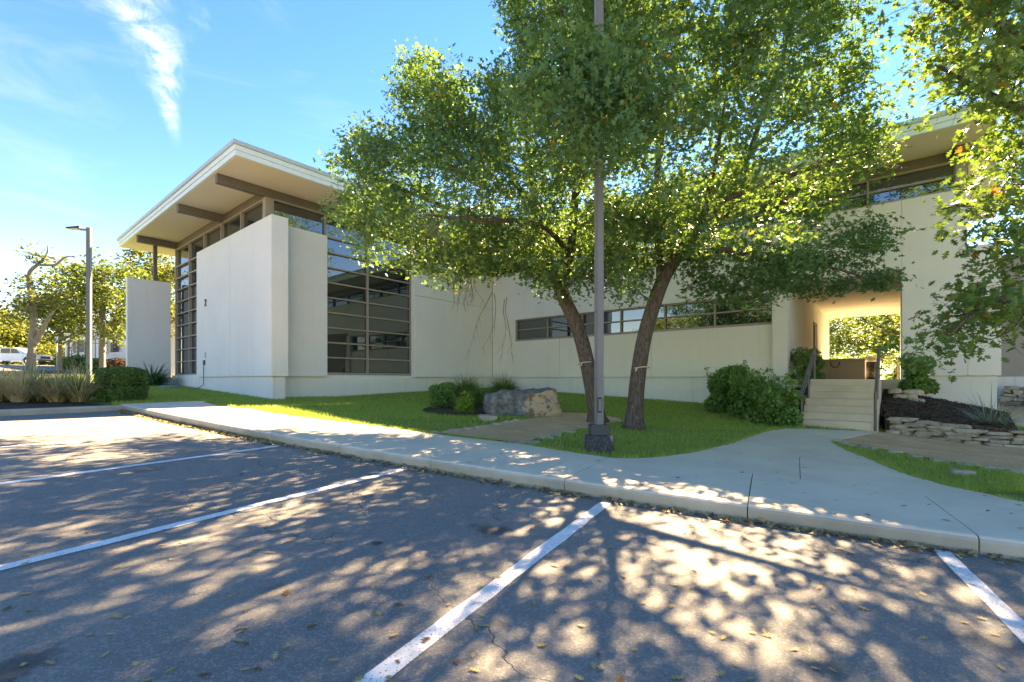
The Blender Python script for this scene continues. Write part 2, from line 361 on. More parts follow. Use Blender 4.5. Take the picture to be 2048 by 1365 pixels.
def grid_sheet(name, fn, mat, xs, ys):
    mb = MB(); nx, ny = len(xs), len(ys)
    for y in ys:
        for x in xs: mb.v.append((x, y, fn(x, y)))
    mb.f = [(j*nx+i, j*nx+i+1, (j+1)*nx+i+1, (j+1)*nx+i) for j in range(ny-1) for i in range(nx-1)]
    return mb.build(name, mat)
gx = sorted(set([-1200, -700, -400, -250, -170]+list(range(-120, 121, 10))+[170, 250, 400, 700, 1200]))
tag(grid_sheet('ground', lambda x, y: zp(x, y)-.09, M_GROUND, gx, gx), kind='structure')
# kerb line along the stalls, from the photograph
KERBPX = [(227, 816), (300, 835), (386, 855), (472, 871), (579, 890), (690, 909), (822, 932), (970, 960), (1122, 982), (1225, 1002), (1300, 1011), (1446, 1037), (1592, 1061), (1775, 1090), (2005, 1115), (2300, 1150)]
KERB = [at(px, py).to_2d() for px, py in KERBPX]
# smooth the kerb in (K -> S)
kk = np.array([KV@np.array(p) for p in KERB]); ss = np.array([SV@np.array(p) for p in KERB])
pf = np.polyfit(kk, ss, 3)
def kerbS(K): return float(np.polyval(pf, min(max(K, -3.2), 14.6)))
K_END = 14.3
def isl(K): return K
lot = [SK(kerbS(K)+.02, K) for K in np.linspace(-14, K_END, 40)]+[SK(4.0, K_END), SK(-14, K_END), SK(-40, K_END), SK(-40, -14)]
tag(sheet('parking_lot', lot, zp, M_ASPH, step=1.0), kind='structure')
# far drive where the pickup stands
drv = [(-30, 38), (-22, 46), (-70, 84), (-120, 60), (-90, 30)]
drv = [SK(-25, 52), SK(24, 52), SK(24, 84), SK(-25, 84)]
tag(sheet('drive', drv, zp, M_ASPH, step=4, dz=-.02), kind='structure')
tag(sheet('far_walk', [SK(-25, 46.5), SK(10, 46.5), SK(10, 51.5), SK(-25, 51.5)], zp, M_CONC, step=3, dz=.03), kind='structure')
# stall lines
STALL = [((1882, 1102), (2230, 1340)), ((1215, 1004), (745, 1365)), ((820, 936), (0, 1137)), ((578, 890), (0, 968)), ((412, 859), (0, 893)), ((318, 839), (0, 853))]
K0s = [KV@np.array(at(*a).to_2d()) for a, b in STALL]
for i, (a, b) in enumerate(STALL):
    q = at(*a).to_2d(); S0 = SV@np.array(q); K = K0s[i]
    sgn = 1 if i else 1
    poly = []; L = 5.3
    edge = [(S0-L*j/24, K-.056+random.uniform(-.006, .006)) for j in range(25)]; edge2 = [(S0-L*j/24, K+.056+random.uniform(-.006, .006)) for j in range(24, -1, -1)]
    o = sheet('parking_line', [SK(*e) for e in edge+edge2], zp, M_PAINT, step=.25, dz=.005); tag(o, kind='structure')
# walk
def wz(x, y): return gl(x, y)+.028
BACKPX = [(252, 789), (320, 792), (366, 794), (391, 796), (405, 801), (418, 807), (440, 811), (508, 819), (562, 828), (610, 835), (700, 846), (820, 861), (900, 872), (1050, 889), (1145, 905), (1231, 917)]
JOINTPX = [(1231, 917), (1400, 936), (1560, 954), (1700, 972), (1835, 990), (2048, 1024), (2350, 1075)]
BACK = [at(px, py, wz).to_2d() for px, py in BACKPX+JOINTPX[1:]]
bk = np.array([KV@np.array(p) for p in BACK]); bs = np.array([SV@np.array(p) for p in BACK]); od = np.argsort(bk)
def backS(K): return float(np.interp(K, bk[od], bs[od]))
def px_K(px, py): return KV@np.array(at(px, py, wz).to_2d())
jk = sorted([px_K(690, 888), px_K(868, 917), px_K(1122, 962), px_K(1490, 1042), px_K(2005, 1107)])
d_ = 1.75
while jk[-1] < 13: jk.append(jk[-1]+d_)
jk = [-14+.0]+[-12+2*i for i in range(5)]+jk; jk = [k_ for k_ in jk if k_ < 13.2]+[14.6]
walk = empty('sidewalk', tuple(at(1000, 930, wz))); tag(walk, kind='structure')
for a, b in zip(jk[:-1], jk[1:]):
    g = .005; n = max(2, int((b-a)/.25)); mb = MB(); rows = []
    for i in range(n+1):
        K = a+g+(b-a-2*g)*i/n; s0 = kerbS(K); s1 = max(backS(K), s0+.5); row = []
        rr = random.uniform(-.004, .004)
        for (S, dz) in [(s0+.012, None), (s0, -.045), (s0+.012, -.02), (s0+.035, -.005), (s0+.07, 0)]+[(s0+.07+(s1-s0-.07)*j/6, 0) for j in range(1, 7)]:
            p = SK(S+(rr if dz is not None and dz < 0 else 0), K); row.append((p.x, p.y, zp(p.x, p.y)-.03 if dz is None else wz(p.x, p.y)+dz))
        p = SK(s1, K); row.append((p.x, p.y, zp(p.x, p.y)-.03)); rows.append(row)
    m_ = len(rows[0])
    for r in rows: mb.v += r
    mb.f = [(i*m_+j, i*m_+j+1, (i+1)*m_+j+1, (i+1)*m_+j) for i in range(n) for j in range(m_-1)]+[tuple(range(m_)), tuple(n*m_+j for j in range(m_-1, -1, -1))]
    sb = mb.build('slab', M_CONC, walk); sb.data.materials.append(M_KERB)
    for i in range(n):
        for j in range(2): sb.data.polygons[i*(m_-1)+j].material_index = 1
# bed of the joints
o = sheet('joint_bed', [SK(kerbS(K)+.03, K) for K in np.linspace(-14, 14.5, 40)]+[SK(max(backS(K), kerbS(K)+.5)+.0, K) for K in np.linspace(14.5, -14, 40)], wz, M_TAR, walk, step=.8, dz=-.03)
# the path to the steps
LEFTPX = [(1231, 917), (1298, 916), (1375, 907), (1452, 890), (1498, 874), (1538, 861), (1570, 857), (1605, 857)]
RIGHTPX = [(1757, 864), (1715, 872), (1664, 882), (1672, 890), (1691, 899), (1746, 921), (1819, 951), (1893, 971), (2048, 1004), (2350, 1060)]
LEFT = [at(px, py, wz).to_2d() for px, py in LEFTPX]; RIGHT = [at(px, py, wz).to_2d() for px, py in RIGHTPX]
JL = [at(px, py, wz).to_2d()+Vector(SV)*.008 for px, py in JOINTPX]
path = empty('path', tuple(at(1620, 920, wz))); tag(path, kind='structure')
cut = at(1598, 915, wz).to_2d(); cutb = at(1600, 957, wz).to_2d()
# two slabs split at the short saw cut
iL = LEFT; jl_mid = [p for p in JL]
tA = [LEFT[0]]+LEFT[1:]+[RIGHT[0], RIGHT[1], RIGHT[2], cut+Vector((.0, 0)), cutb]+[p for p in reversed(JL) if p.x < cutb.x-.05]
tB = [cut+Vector((.009, 0))]+RIGHT[2:]+[p for p in reversed(JL) if p.x > cutb.x+.05]+[cutb+Vector((.009, 0))]
for pl in (tA, tB): sheet('slab', pl, wz, M_CONC, path, step=.4, skirt=.1)
# island kerb at the end of the stall row
mb = MB(); rows = []
def islpt(S, off): return SK(S, K_END+off)
ISL_S = list(np.linspace(-16, kerbS(14.3)+.12, 60))
for S in ISL_S:
    row = []
    for off, dz in ((0, -.03), (0, .10), (.015, .125), (.04, .135), (.15, .135), (.15, -.03)):
        p = islpt(S, off); row.append((p.x, p.y, zp(p.x, p.y)+dz))
    rows.append(row)
for r in rows: mb.v += r
mb.f = [(i*6+j, i*6+j+1, (i+1)*6+j+1, (i+1)*6+j) for i in range(len(rows)-1) for j in range(5)]+[tuple(range(6)), tuple((len(rows)-1)*6+j for j in range(5, -1, -1))]
tag(mb.build('island_kerb', M_KERB), kind='structure')
def mz(x, y): return zp(x, y)+.11
tag(sheet('mulch_bed', [islpt(-16, .16), islpt(5.0, .16), islpt(5.5, .3), islpt(5.4, 1.5), islpt(5.3, 4), islpt(-16, 5.5)], mz, M_MULCH, step=.5), kind='structure')
# lawn
GRAVL = [at(px, py, gl).to_2d() for px, py in [(872, 868), (905, 861), (940, 856), (985, 850), (1010, 845), (1040, 842), (1075, 836), (1110, 826), (1135, 827), (1180, 828), (1240, 838), (1245, 845), (1215, 850), (1185, 853), (1150, 862), (1110, 872), (1070, 880), (1050, 889), (960, 878)]]
MBED = [at(px, py, gl).to_2d() for px, py in [(843, 824), (850, 818), (880, 812), (920, 808), (990, 800), (1040, 800), (1045, 830), (970, 834), (930, 834), (880, 832)]]
GRAVR = [at(px, py, gl).to_2d() for px, py in [(1668, 884), (1700, 874), (1757, 866), (1800, 868), (1850, 878), (1920, 888), (2048, 898), (2200, 905), (2200, 965), (2048, 946), (1960, 936), (1880, 922), (1790, 905), (1720, 892)]]
def wallfoot(): return [B(-3, 26, 0).to_2d(), B(.2, 26, 0).to_2d(), B(.2, .9, 0).to_2d(), B(12.1, .9, 0).to_2d(), B(12.1, -14.3, 0).to_2d(), B(12.1, -19, 0).to_2d(), B(12.1, -30, 0).to_2d()]
KL = np.linspace(14.58, float(KV@np.array(BACK[15])), 60)
lawn_poly = [SK(backS(K), K) for K in KL]+LEFT[1:]+[RIGHT[0]]+RIGHT[1:]+[SK(9, -22)]+[B(12.1, -30, 0).to_2d(), B(12.1, .9, 0).to_2d(), B(.2, .9, 0).to_2d(), B(.2, 26, 0).to_2d(), SK(5.2, 34), SK(5.2, 17), SK(5.4, 15), SK(5.6, 14.6)]
lawn_s = sheet('lawn_soil', [SK(backS(K)-.12, K) for K in KL]+lawn_poly[60:], gl, M_TURF, step=.7, dz=-.002); tag(lawn_s, kind='structure')
tag(sheet('gravel_bed', GRAVL, gl, M_GRAVEL, step=.3, dz=.02), kind='structure'); tag(sheet('mulch_circle', MBED, gl, M_MULCH, step=.3, dz=.025), kind='structure')
tag(sheet('gravel_bed', GRAVR, gl, M_GRAVEL, step=.3, dz=.02), kind='structure')
from mathutils import noise as _mn
def noise_v(x, y): return _mn.noise(Vector((x*3, y*3, 0)))
def blades(P, h, wd, lean, z0fn=None):
    """single triangles; P (n,3)"""
    n = len(P); a = RS.rand(n)*2*np.pi; hh = h*(.55+.8*RS.rand(n)); la = RS.rand(n)*2*np.pi; ln = lean*RS.rand(n)*hh
    dx = np.stack([np.cos(a), np.sin(a), np.zeros(n)], 1)*(wd*(.6+.8*RS.rand(n)))[:, None]
    tip = P+np.stack([np.cos(la)*ln, np.sin(la)*ln, hh], 1)
    V = np.empty((n, 3, 3)); V[:, 0] = P-dx; V[:, 1] = P+dx; V[:, 2] = tip
    return V.reshape(-1, 3)
lp = [tuple(p) for p in lawn_poly]; gls = [[tuple(p) for p in q] for q in (GRAVL, MBED, GRAVR)]
pts = []
rnd = random.Random(5)
while len(pts) < 135000:
    # denser where it lies close
    t_ = 5.5+18*rnd.random()**1.7; u = rnd.uniform(-.86, 1.1); x, y = u*t_, t_
    if not pip((x, y), lp) or any(pip((x, y), q) for q in gls): continue
    pts.append((x, y, gl(x, y)-.005))
eds = [[Vector(SK(backS(K), K)) for K in np.linspace(14.5, KL[-1], 80)], LEFT, RIGHT[2:9]]
for pl_ in eds:
    for a, b in zip(pl_[:-1], pl_[1:]):
        for _ in range(int((b-a).length*420)):
            q = a.lerp(b, rnd.random()); x, y = q.x+rnd.gauss(0, .025), q.y+rnd.gauss(0, .025)
            if noise_v(x, y) > -.1: pts.append((x, y, gl(x, y)+.012))
P = np.array(pts); dist = P[:, 1]
V = np.concatenate([blades(P[dist < 11], .055, .0045, .9), blades(P[dist >= 11], .07, .009, .8)])
tag(link_mesh('lawn_grass', raw_mesh('lawn_grass', V, 3), M_TURFB), 'short green lawn grass between the sidewalk and the building', 'grass', kind='stuff')
# ------------------------------------------------------------------ the building
JZ = 1.47; TOP = 6.9; SOF = 8.09; ROW = .585; Z0 = 1.64
bld = empty('office_building', tuple(B(0, 0, .6)))
tag(bld, 'large white stucco office building with flat overhanging roof and bronze-framed glazing', 'building')
# plinth walls
WPL = 'plinth'
Bx(.06, .5, .07, 11.65, -.2, JZ-.015, WPL, M_PLINTH, bld, .012)
Bx(.5, 12.2, .83, 1.13, -.2, JZ-.015, WPL, M_PLINTH, bld, .012)
Bx(11.93, 12.2, -13.2, .83, -.4, JZ-.015, WPL, M_PLINTH, bld, .012)
Bx(11.93, 12.25, -18.30, -16.24, -.6, JZ-.015, WPL, M_PLINTH, bld, .012)
for (a_, b_, c_, d_2) in ((.12, .45, .2, 11.5), (.6, 12.1, .9, 1.08), (12.0, 12.15, -13.1, .8), (11.99, 12.19, -18.2, -16.3)): Bx(a_, b_, c_, d_2, JZ-.1, JZ+.1, 'joint_backing', M_PLINTH, bld)
# big corner panel with number 2: two panels with a control joint
wall = Bx(.10, .46, .05, 7.43, JZ, TOP-.03, 'wall', M_WALL, bld)
for (w0, w1) in ((.0, 3.63), (3.645, 7.48)): Bx(0, .565, w0, w1, JZ, TOP+.02, 'panel', M_WALL, wall, .012)
wall2 = Bx(.6, 2.36, .85, 1.0, JZ, TOP-.03, 'wall', M_WALL, bld)
Bx(.58, 2.4, .75, 1.03, JZ, TOP, 'panel', M_WALL, wall2, .012)
wall3 = Bx(6.75, 11.9, .9, 1.1, JZ, TOP-.05, 'wall', M_WALL, bld)
for z0, z1 in ((JZ, 5.19), (5.205, TOP)): Bx(6.62, 11.868, .75, 1.05, z0, z1, 'panel', M_WALL, wall3, .008)
# wing wall: panels round the strip window (w -.83 .. -12.7, z 3.34 .. 4.45)
wing = Bx(12.17, 12.28, -13.1, .7, JZ, TOP-.05, 'wall', M_CREAM, bld)
WZ0, WZ1 = 3.34, 4.46; WW0, WW1 = -12.72, -.83
joints = [.749, -3.6, -8.2, -13.2]
for a, b in zip(joints[:-1], joints[1:]):
    Bx(11.87, 12.1, b+.006, a-.006, JZ, WZ0, 'panel', M_CREAM, wing, .008)
Bx(11.87, 12.1, WW1, .743, WZ0+.001, WZ1, 'panel', M_CREAM, wing, .004); Bx(11.72, 12.1, -13.2, WW0, JZ-.002, WZ1+.004, 'panel', M_CREAM, wing, .012)
for a, b in ((.743, -6.2), (-6.21, -13.2)): Bx(11.87, 12.1, b, a, WZ1+.001, TOP, 'panel', M_WALL, wing, .008)
# wall over and right of the passage
CEIL = 4.73; OPL, OPR = -13.2, -16.24
Bx(11.87, 12.2, OPR, OPL-.004, CEIL, TOP, 'wall', M_WALL, bld, .012)
Bx(11.872, 12.2, -17.7, OPR-.002, JZ, TOP, 'wall', M_WALL, bld, .012)
Bx(11.873, 12.2, -18.38, -17.702, JZ, 5.2, 'wall', M_WALL, bld, .012)
Bx(12.02, 12.2, -18.30, -17.72, 5.99, SOF-.2, 'bounce_lit_panel', M_BOUNCE, bld, .01)  # ochre here is painted-in warm bounce light on a shaded wall
# passage: side walls, ceiling, beam, back posts, door
Bx(12.2, 24.6, -13.19, -12.95, .9, 4.9, 'passage_wall', M_CREAM, bld)
Bx(12.2, 24.6, OPR-.25, OPR-.002, .9, 4.9, 'passage_wall', M_CREAM, bld)
Bx(12.2, 24.6, OPR-.002, -13.191, CEIL+.06, CEIL+.3, 'passage_ceiling', M_CREAM, bld)
Bx(14.6, 15.0, OPR-.0, -13.192, CEIL-.06, CEIL+.055, 'passage_beam', M_CREAM, bld)
dr = Bx(18.2, 19.4, -13.215, -13.192, 1.38, 4.0, 'door', M_DOOR, bld, .005)
Bx(18.35, 19.25, -13.235, -13.216, 1.5, 3.85, 'door_leaf', M_BRONZED, dr, .004)
# taupe wall set back past the end of the wing
Bx(15.5, 15.8, -30, -18.3, JZ-.3, 5.5, 'end_wall', M_TAUPE, bld); Bx(15.45, 15.8, -30, -18.31, -.5, JZ-.015, 'plinth', M_PLINTH, bld)
# bodies behind the glass, dark inside
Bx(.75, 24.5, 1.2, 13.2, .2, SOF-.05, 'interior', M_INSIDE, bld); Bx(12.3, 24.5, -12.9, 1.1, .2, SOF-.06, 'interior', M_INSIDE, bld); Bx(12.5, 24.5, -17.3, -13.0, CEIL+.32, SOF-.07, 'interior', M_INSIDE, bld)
Bx(24.55, 24.8, -12.94, 13.3, .2, SOF-.01, 'back_wall', M_WALL, bld)
# roof
def roof(u0, u1, w0, w1, name='roof', ecut=()):
    r = Bx(u0+.12, u1-.12, w0+.12, w1-.12, SOF+.012, SOF+.36, name, M_LEDGE, bld)
    Bx(u0+.05, u1-.05, w0+.05, w1-.05, SOF, SOF+.010, 'soffit', M_SOFFIT, r)
    for k_, (o_, za, zb, mt) in enumerate(((.03, .0, .15, M_FASCIA), (.0, .157, .30, M_FASCIA), (-.05, .307, .43, M_LEDGE))):
        e = o_
        segs = [(u0+e, u0+e+.09, w0+e, w1-e), (u1-e-.09, u1-e, w0+e, w1-e), (u0+e+.09, u1-e-.09, w0+e, w0+e+.09), (u0+e+.09, u1-e-.09, w1-e-.09, w1-e)]
        for j, s_ in enumerate(segs): Bx(*s_, SOF-.004+za, SOF+zb, 'fascia_board', mt, r, .006)
    return r
rf = roof(-1.465, 25, -.95, 14.25)
rw = roof(10.05, 25.3, -18.15, -1.1)
for w_ in (1.0, 5.1, 11.2): Bx(-1.32, .42, w_-.11, w_+.11, SOF-.30, SOF-.003, 'outrigger', M_BRONZED, bld, .006)
Bx(11.6, 12.1, -18.38, -17.42, SOF-.3, SOF-.002, 'roof_beam', M_BRONZED, bld, .006)
# columns
Bx(.18, .43, .9, 1.15, TOP-.3, SOF-.302, 'column', M_BRONZE, bld, .006)
Bx(11.9, 12.15, -17.70, -17.45, TOP-.02, SOF-.303, 'column', M_BRONZE, bld, .006)
# windows: thing > window > mullion, transom, pane
def glazing(name, P_, du, nrm, xs, zs, zmin_of=None, fr=.055, dp=.26, pane_back=.2, label=None, header=0.):
    """P_(s, d, z): s along the wall, d depth behind the wall face"""
    def bx(s0, s1, d0, d1, z0, z1, nm, mt, par, bev=0, tilt=0):
        p = [P_(s0, d0, z0), P_(s1, d0, z0), P_(s1, d1, z0), P_(s0, d1, z0), P_(s0, d0, z1), P_(s1, d0, z1), P_(s1, d1, z1), P_(s0, d1, z1)]
        if tilt:
            o_ = Vector((nrm[0], nrm[1], 0))
            tl = [random.uniform(-tilt, tilt) for _ in range(3)]
            p = [q+o_*(tl[0]*(1 if i in (1, 2, 5, 6) else -1)+tl[1]*(1 if i > 3 else -1)) for i, q in enumerate(p)]
        return MB().hexa(p).build(nm, mt, par, bev=bev)
    s0, s1 = xs[0], xs[-1]; zt = zs[-1]
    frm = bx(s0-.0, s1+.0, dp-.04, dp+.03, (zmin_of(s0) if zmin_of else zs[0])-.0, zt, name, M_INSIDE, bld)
    if header: bx(s0, s1, .02, dp-.06, zt-.001, zt+header, 'header', M_BRONZED, frm, .004)
    zlow = zs[0]
    bx(s0, s1, -.015, dp-.05, zlow-.09, zlow, 'sill', M_BRONZE, frm, .004)
    for s_ in xs: bx(s_-fr/2, s_+fr/2, 0, dp-.05, zlow, zt, 'mullion', M_BRONZE, frm, .003)
    for a, b in zip(xs[:-1], xs[1:]):
        for j in range(len(zs)-1):
            bx(a+fr/2, b-fr/2, pane_back-.03, pane_back-.012, zs[j]+.02, zs[j+1]-.02, 'pane', M_GLASS, frm, tilt=.0012)
        for z_ in zs[1:]:
            bx(a+fr/2+.001, b-fr/2-.001, .012, dp-.06, z_-.03, z_+.022, 'transom', M_BRONZE, frm, .003)
    return frm
zrows = [Z0+ROW*i for i in range(11)]; zrows[-1] = SOF-.33
Xl = [1.15+2.03*i for i in range(6)]
glazing('window', lambda s_, d, z: B(.2+d, s_, z), 0, (A2.x, A2.y), Xl, zrows, header=.325, dp=.2, pane_back=.15)
Xr = [.43, 2.40, 4.27, 6.50]
zr2 = [z for z in zrows]
glazing('window', lambda s_, d, z: B(s_, .88+d, z), 0, (A1.x, A1.y), Xr, zr2, header=.325, dp=.2, pane_back=.14)
Bx(6.50, 6.62, .78, 1.1, JZ, SOF-.3, 'jamb', M_WALL, bld, .004)
glazing('window', lambda s_, d, z: B(s_, .88+d, z), 0, (A1.x, A1.y), [6.64, 8.7, 10.8, 12.0], [TOP+.06, TOP+.45, SOF-.33], header=.325, dp=.2, pane_back=.14)
glazing('window', lambda s_, d, z: B(11.95+d, s_, z), 0, (A2.x, A2.y), [-17.44+2.03*i for i in range(9)]+[.7], [TOP+.06, TOP+.45, SOF-.33], header=.325, dp=.2, pane_back=.14)
glazing('window', lambda s_, d, z: B(11.93+d, s_, z), 0, (A2.x, A2.y), [WW0+.03+i*(WW1-WW0-.06)/6 for i in range(7)], [WZ0+.095, 3.93, WZ1-.03], dp=.2, pane_back=.14)
# low wall at the far end with its steel post
lw = Bx(-1.63, .05, 11.42, 11.75, .3, 6.13, 'end_screen_wall', M_WALL, bld, .012)
Bx(-.62, -.47, 11.5, 11.65, 6.13, SOF-.001, 'roof_post', M_BRONZED, bld, .004)
# number and outlet on the corner panel
def glyph2(px, py, H_):
    c = MB()
    # stroke of a "2" in (s, z)
    path2 = [(-.3, .28), (-.27, .40), (-.14, .49), (.04, .5), (.2, .45), (.28, .32), (.26, .18), (.14, .03), (-.05, -.14), (-.22, -.3), (-.3, -.44)]
    w_ = .075
    def P3(s_, z_, d): return B(-d, wc-s_*H_, zc+z_*H_)
    for (a, b) in list(zip(path2[:-1], path2[1:]))+[((-.33, -.45), (.33, -.45))]:
        a, b = Vector(a), Vector(b); dd = (b-a).normalized(); nn = Vector((-dd.y, dd.x))*w_; a = a-dd*.03; b = b+dd*.03
        q = [a-nn, b-nn, b+nn, a+nn]
        c.hexa([P3(x.x, x.y, .012) for x in q]+[P3(x.x, x.y, .035) for x in q])
    return c
wc, zc = 6.30, 4.60
glyph2(413, 604, .27).build('number_two', M_BRASS, bld)
Bx(-.02, -.001, 6.28, 6.42, 2.28, 2.52, 'vent_plate', M_PLATE, bld, .004); Bx(-.07, -.001, 6.36, 6.47, 1.98, 2.18, 'outlet_box', M_BRASS, bld, .006)
cp = [B(-.05, 6.42, 1.98), B(-.06, 6.41, 1.5), B(-.05, 6.40, 1.15), B(-.2, 6.55, 1.0), B(-.35, 6.72, gl(*B(-.35, 6.72, 0).to_2d())+.01)]
tag(MB().tube(cp, .013, 6).build('cable', M_BLACK, origin=tuple(cp[-1])), 'thin black cable hanging from the outlet beside the number 2', 'cable')
# ------------------------------------------------------------------ steps, rails, passage floor
FLOOR = 1.37; U0 = 6.5; NST = 7; TR = .33
def BM(u0, u1, w0, w1, z0, z1, name, mat, parent, bev=0):
    return MB().hexa([Bm(u0, w0, z0), Bm(u1, w0, z0), Bm(u1, w1, z0), Bm(u0, w1, z0), Bm(u0, w0, z1), Bm(u1, w0, z1), Bm(u1, w1, z1), Bm(u0, w1, z1)]).build(name, mat, parent, bev=bev)
foot = gl(*Bm(U0, -17.2, 0).to_2d())+.03; RIS = (FLOOR-foot)/NST
st = empty('concrete_steps', tuple(Bm(U0, -17.2, foot)))
tag(st, 'flight of tan concrete steps rising into the covered passage', 'steps')
SL, SRr = -16.42, -18.05
for i in range(NST):
    BM(U0+TR*i, U0+TR*(i+1)+(.02 if i < NST-1 else 0), SRr, SL, foot-.3, foot+RIS*(i+1), 'step', M_STEP, st, .012)
UT = U0+TR*NST; WF = 10.90
tag(BM(UT+.001, WF, SRr, SL, .6, FLOOR-.002, 'landing', M_STEP, None), kind='structure')
tag(Bx(11.871, 25.5, OPR, -13.195, .6, FLOOR-.003, 'passage_floor', M_STEP, None), kind='structure')
def handrail(w_, label):
    r = empty('handrail', tuple(Bm(U0, w_, foot))); tag(r, label, 'handrail', 'handrails of the steps')
    a, b = Bm(U0-.1, w_, foot+.92), Bm(UT+.1, w_, FLOOR+.92)
    MB().bar(a, b, .05, .05).build('top_rail', M_RAIL, r, bev=.006)
    MB().bar(a-Vector((0, 0, .22)), b-Vector((0, 0, .22)), .04, .04).build('lower_rail', M_RAIL, r)
    for u_, zb in ((U0-.08, foot-.02), (U0+TR*NST*.5, foot+RIS*3.5), (UT+.08, FLOOR)):
        q = Bm(u_, w_, zb); f_ = (u_-(U0-.1))/(TR*NST+.2); MB().bar(q, Vector((q.x, q.y, a.z+(b.z-a.z)*f_-.026)), .045, .045).build('post', M_RAIL, r)
handrail(SL-.05, 'dark metal handrail on the left of the steps beside the leafy bush'); handrail(SRr+.05, 'dark metal handrail on the right of the steps beside the stone wall')
br = empty('guard_rail', tuple(B(24, -14, FLOOR))); tag(br, 'thin horizontal guard rail at the far end of the passage', 'railing')
MB().bar(B(24, -13.25, 2.45), B(24, -16.2, 2.45), .05, .05).build('rail', M_RAIL, br)
for w_ in (-13.3, -16.15): MB().bar(B(24, w_, FLOOR), B(24, w_, 2.424), .05, .05).build('post', M_RAIL, br)
pb = empty('planter_box', tuple(B(20, -13.6, FLOOR))); tag(pb, 'low tan planter box at the far end of the passage', 'planter')
Bx(19.5, 20.7, -15.0, -13.25, FLOOR, 2.25, 'box', M_CREAM, pb, .015); Bx(19.45, 20.75, -15.05, -13.22, 2.251, 2.32, 'coping', M_CREAM, pb, .01)
hp = [B(19.44, -13.9-.18*math.cos(a), 2.2-.28*math.sin(a)) for a in np.linspace(0, math.pi, 10)]
MB().tube(hp, .02, 6).build('hook', M_BRASS, pb)
bin_ = empty('litter_bin', tuple(B(20.9, -15.15, FLOOR))); tag(bin_, 'rounded grey lidded bin behind the planter box', 'bin')
mb = MB(); cb = B(21.1, -15.15, 0); mb.tube([(cb.x, cb.y, FLOOR), (cb.x, cb.y, 2.2)], .26, 14); mb.build('bin_body', M_BLACK, bin_, smooth=True)
MB().tube([(cb.x, cb.y, 2.2), (cb.x, cb.y, 2.32), (cb.x, cb.y, 2.42), (cb.x, cb.y, 2.47)], [.29, .27, .18, .04], 14).build('bin_lid', M_PLATE, bin_, smooth=True)
# ------------------------------------------------------------------ stones
def rock_mesh(name, sx, sy, sz, n=26, flat=.5, seed=0):
    r = random.Random(seed); bm = bmesh.new()
    for i in range(n):
        v = Vector((r.gauss(0, 1), r.gauss(0, 1), r.gauss(0, 1))).normalized()
        v = Vector([math.copysign(abs(c)**flat, c) for c in v])*r.uniform(.86, 1.05)
        bm.verts.new((v.x*sx/2, v.y*sy/2, v.z*sz/2))
    h_ = bmesh.ops.convex_hull(bm, input=bm.verts); bmesh.ops.delete(bm, geom=[e for e in h_['geom_interior'] if isinstance(e, bmesh.types.BMVert)], context='VERTS')
    me = bpy.data.meshes.new(name); bm.to_mesh(me); bm.free(); me.materials.append(M_STONE); return me
SMESH = [rock_mesh('stone', 1, 1, 1, 30, .5, s) for s in range(9)]
def put_stone(parent, loc, size, rz, i):
    o = bpy.data.objects.new('stone', SMESH[i % 9]); COL.objects.link(o); o.parent = parent; o.location = Vector(loc)-org(parent)
    o.scale = size; o.rotation_euler = (random.uniform(-.09, .09), random.uniform(-.09, .09), rz); return o
def dry_wall(label, pts, heights, courses, name='stone_wall', slen=.42, dep=.36):
    base = empty(name, tuple(pts[0])); tag(base, label, 'stone wall')
    seg = [(Vector(b)-Vector(a)).length for a, b in zip(pts[:-1], pts[1:])]; tot = sum(seg); k_ = 0
    def pt(d):
        for a, b, l in zip(pts[:-1], pts[1:], seg):
            if d <= l: return Vector(a).lerp(Vector(b), d/l), math.atan2(b[1]-a[1], b[0]-a[0])
            d -= l
        return Vector(pts[-1]), math.atan2(pts[-1][1]-pts[-2][1], pts[-1][0]-pts[-2][0])
    zoff = 0
    for c in range(courses):
        d = random.uniform(0, .2)
        while d < tot:
            l = slen*random.uniform(.55, 1.6); q, a = pt(min(d+l/2, tot)); hgt = heights/courses*random.uniform(.85, 1.35)
            dh = np.interp(d/tot, [0, 1], [1, .8])
            back = Vector((-math.sin(a), math.cos(a), 0))*(.05*c+random.uniform(-.07, .07))
            if not (c == courses-1 and random.random() < .22):
                put_stone(base, q+back+Vector((0, 0, (heights/courses)*(c+.5)*dh)), (l*1.1, dep*random.uniform(.7, 1.2), hgt*1.15), a+random.uniform(-.15, .15), k_)
            k_ += 1; d += l*.97
    return base
WP = [at(px, py, gl) for px, py in [(1768, 866), (1830, 874), (1900, 884), (1960, 890), (2048, 897), (2180, 905)]]
dry_wall('low dry-stacked limestone wall along the gravel right of the steps', WP, .40, 5, slen=.36)
wl = [B(10.6, -15.95, 1.0), B(10.55, -17.0, 1.0)]
dry_wall('short stacked tan stone wall under the dark shrub right of the steps', [Bm(9.4, -18.15, .66), Bm(9.4, -18.75, .66)], .45, 3)
dry_wall('small heap of tan stones left of the steps beside the bush', [Bm(8.1, -15.95, .62), Bm(8.1, -16.38, .62)], .42, 3, slen=.3)
dry_wall('tan stacked stone wall under the taupe wall at the right edge', [B(14.6, -18.6, .55), B(14.6, -24, .35)], .62, 5, slen=.32)
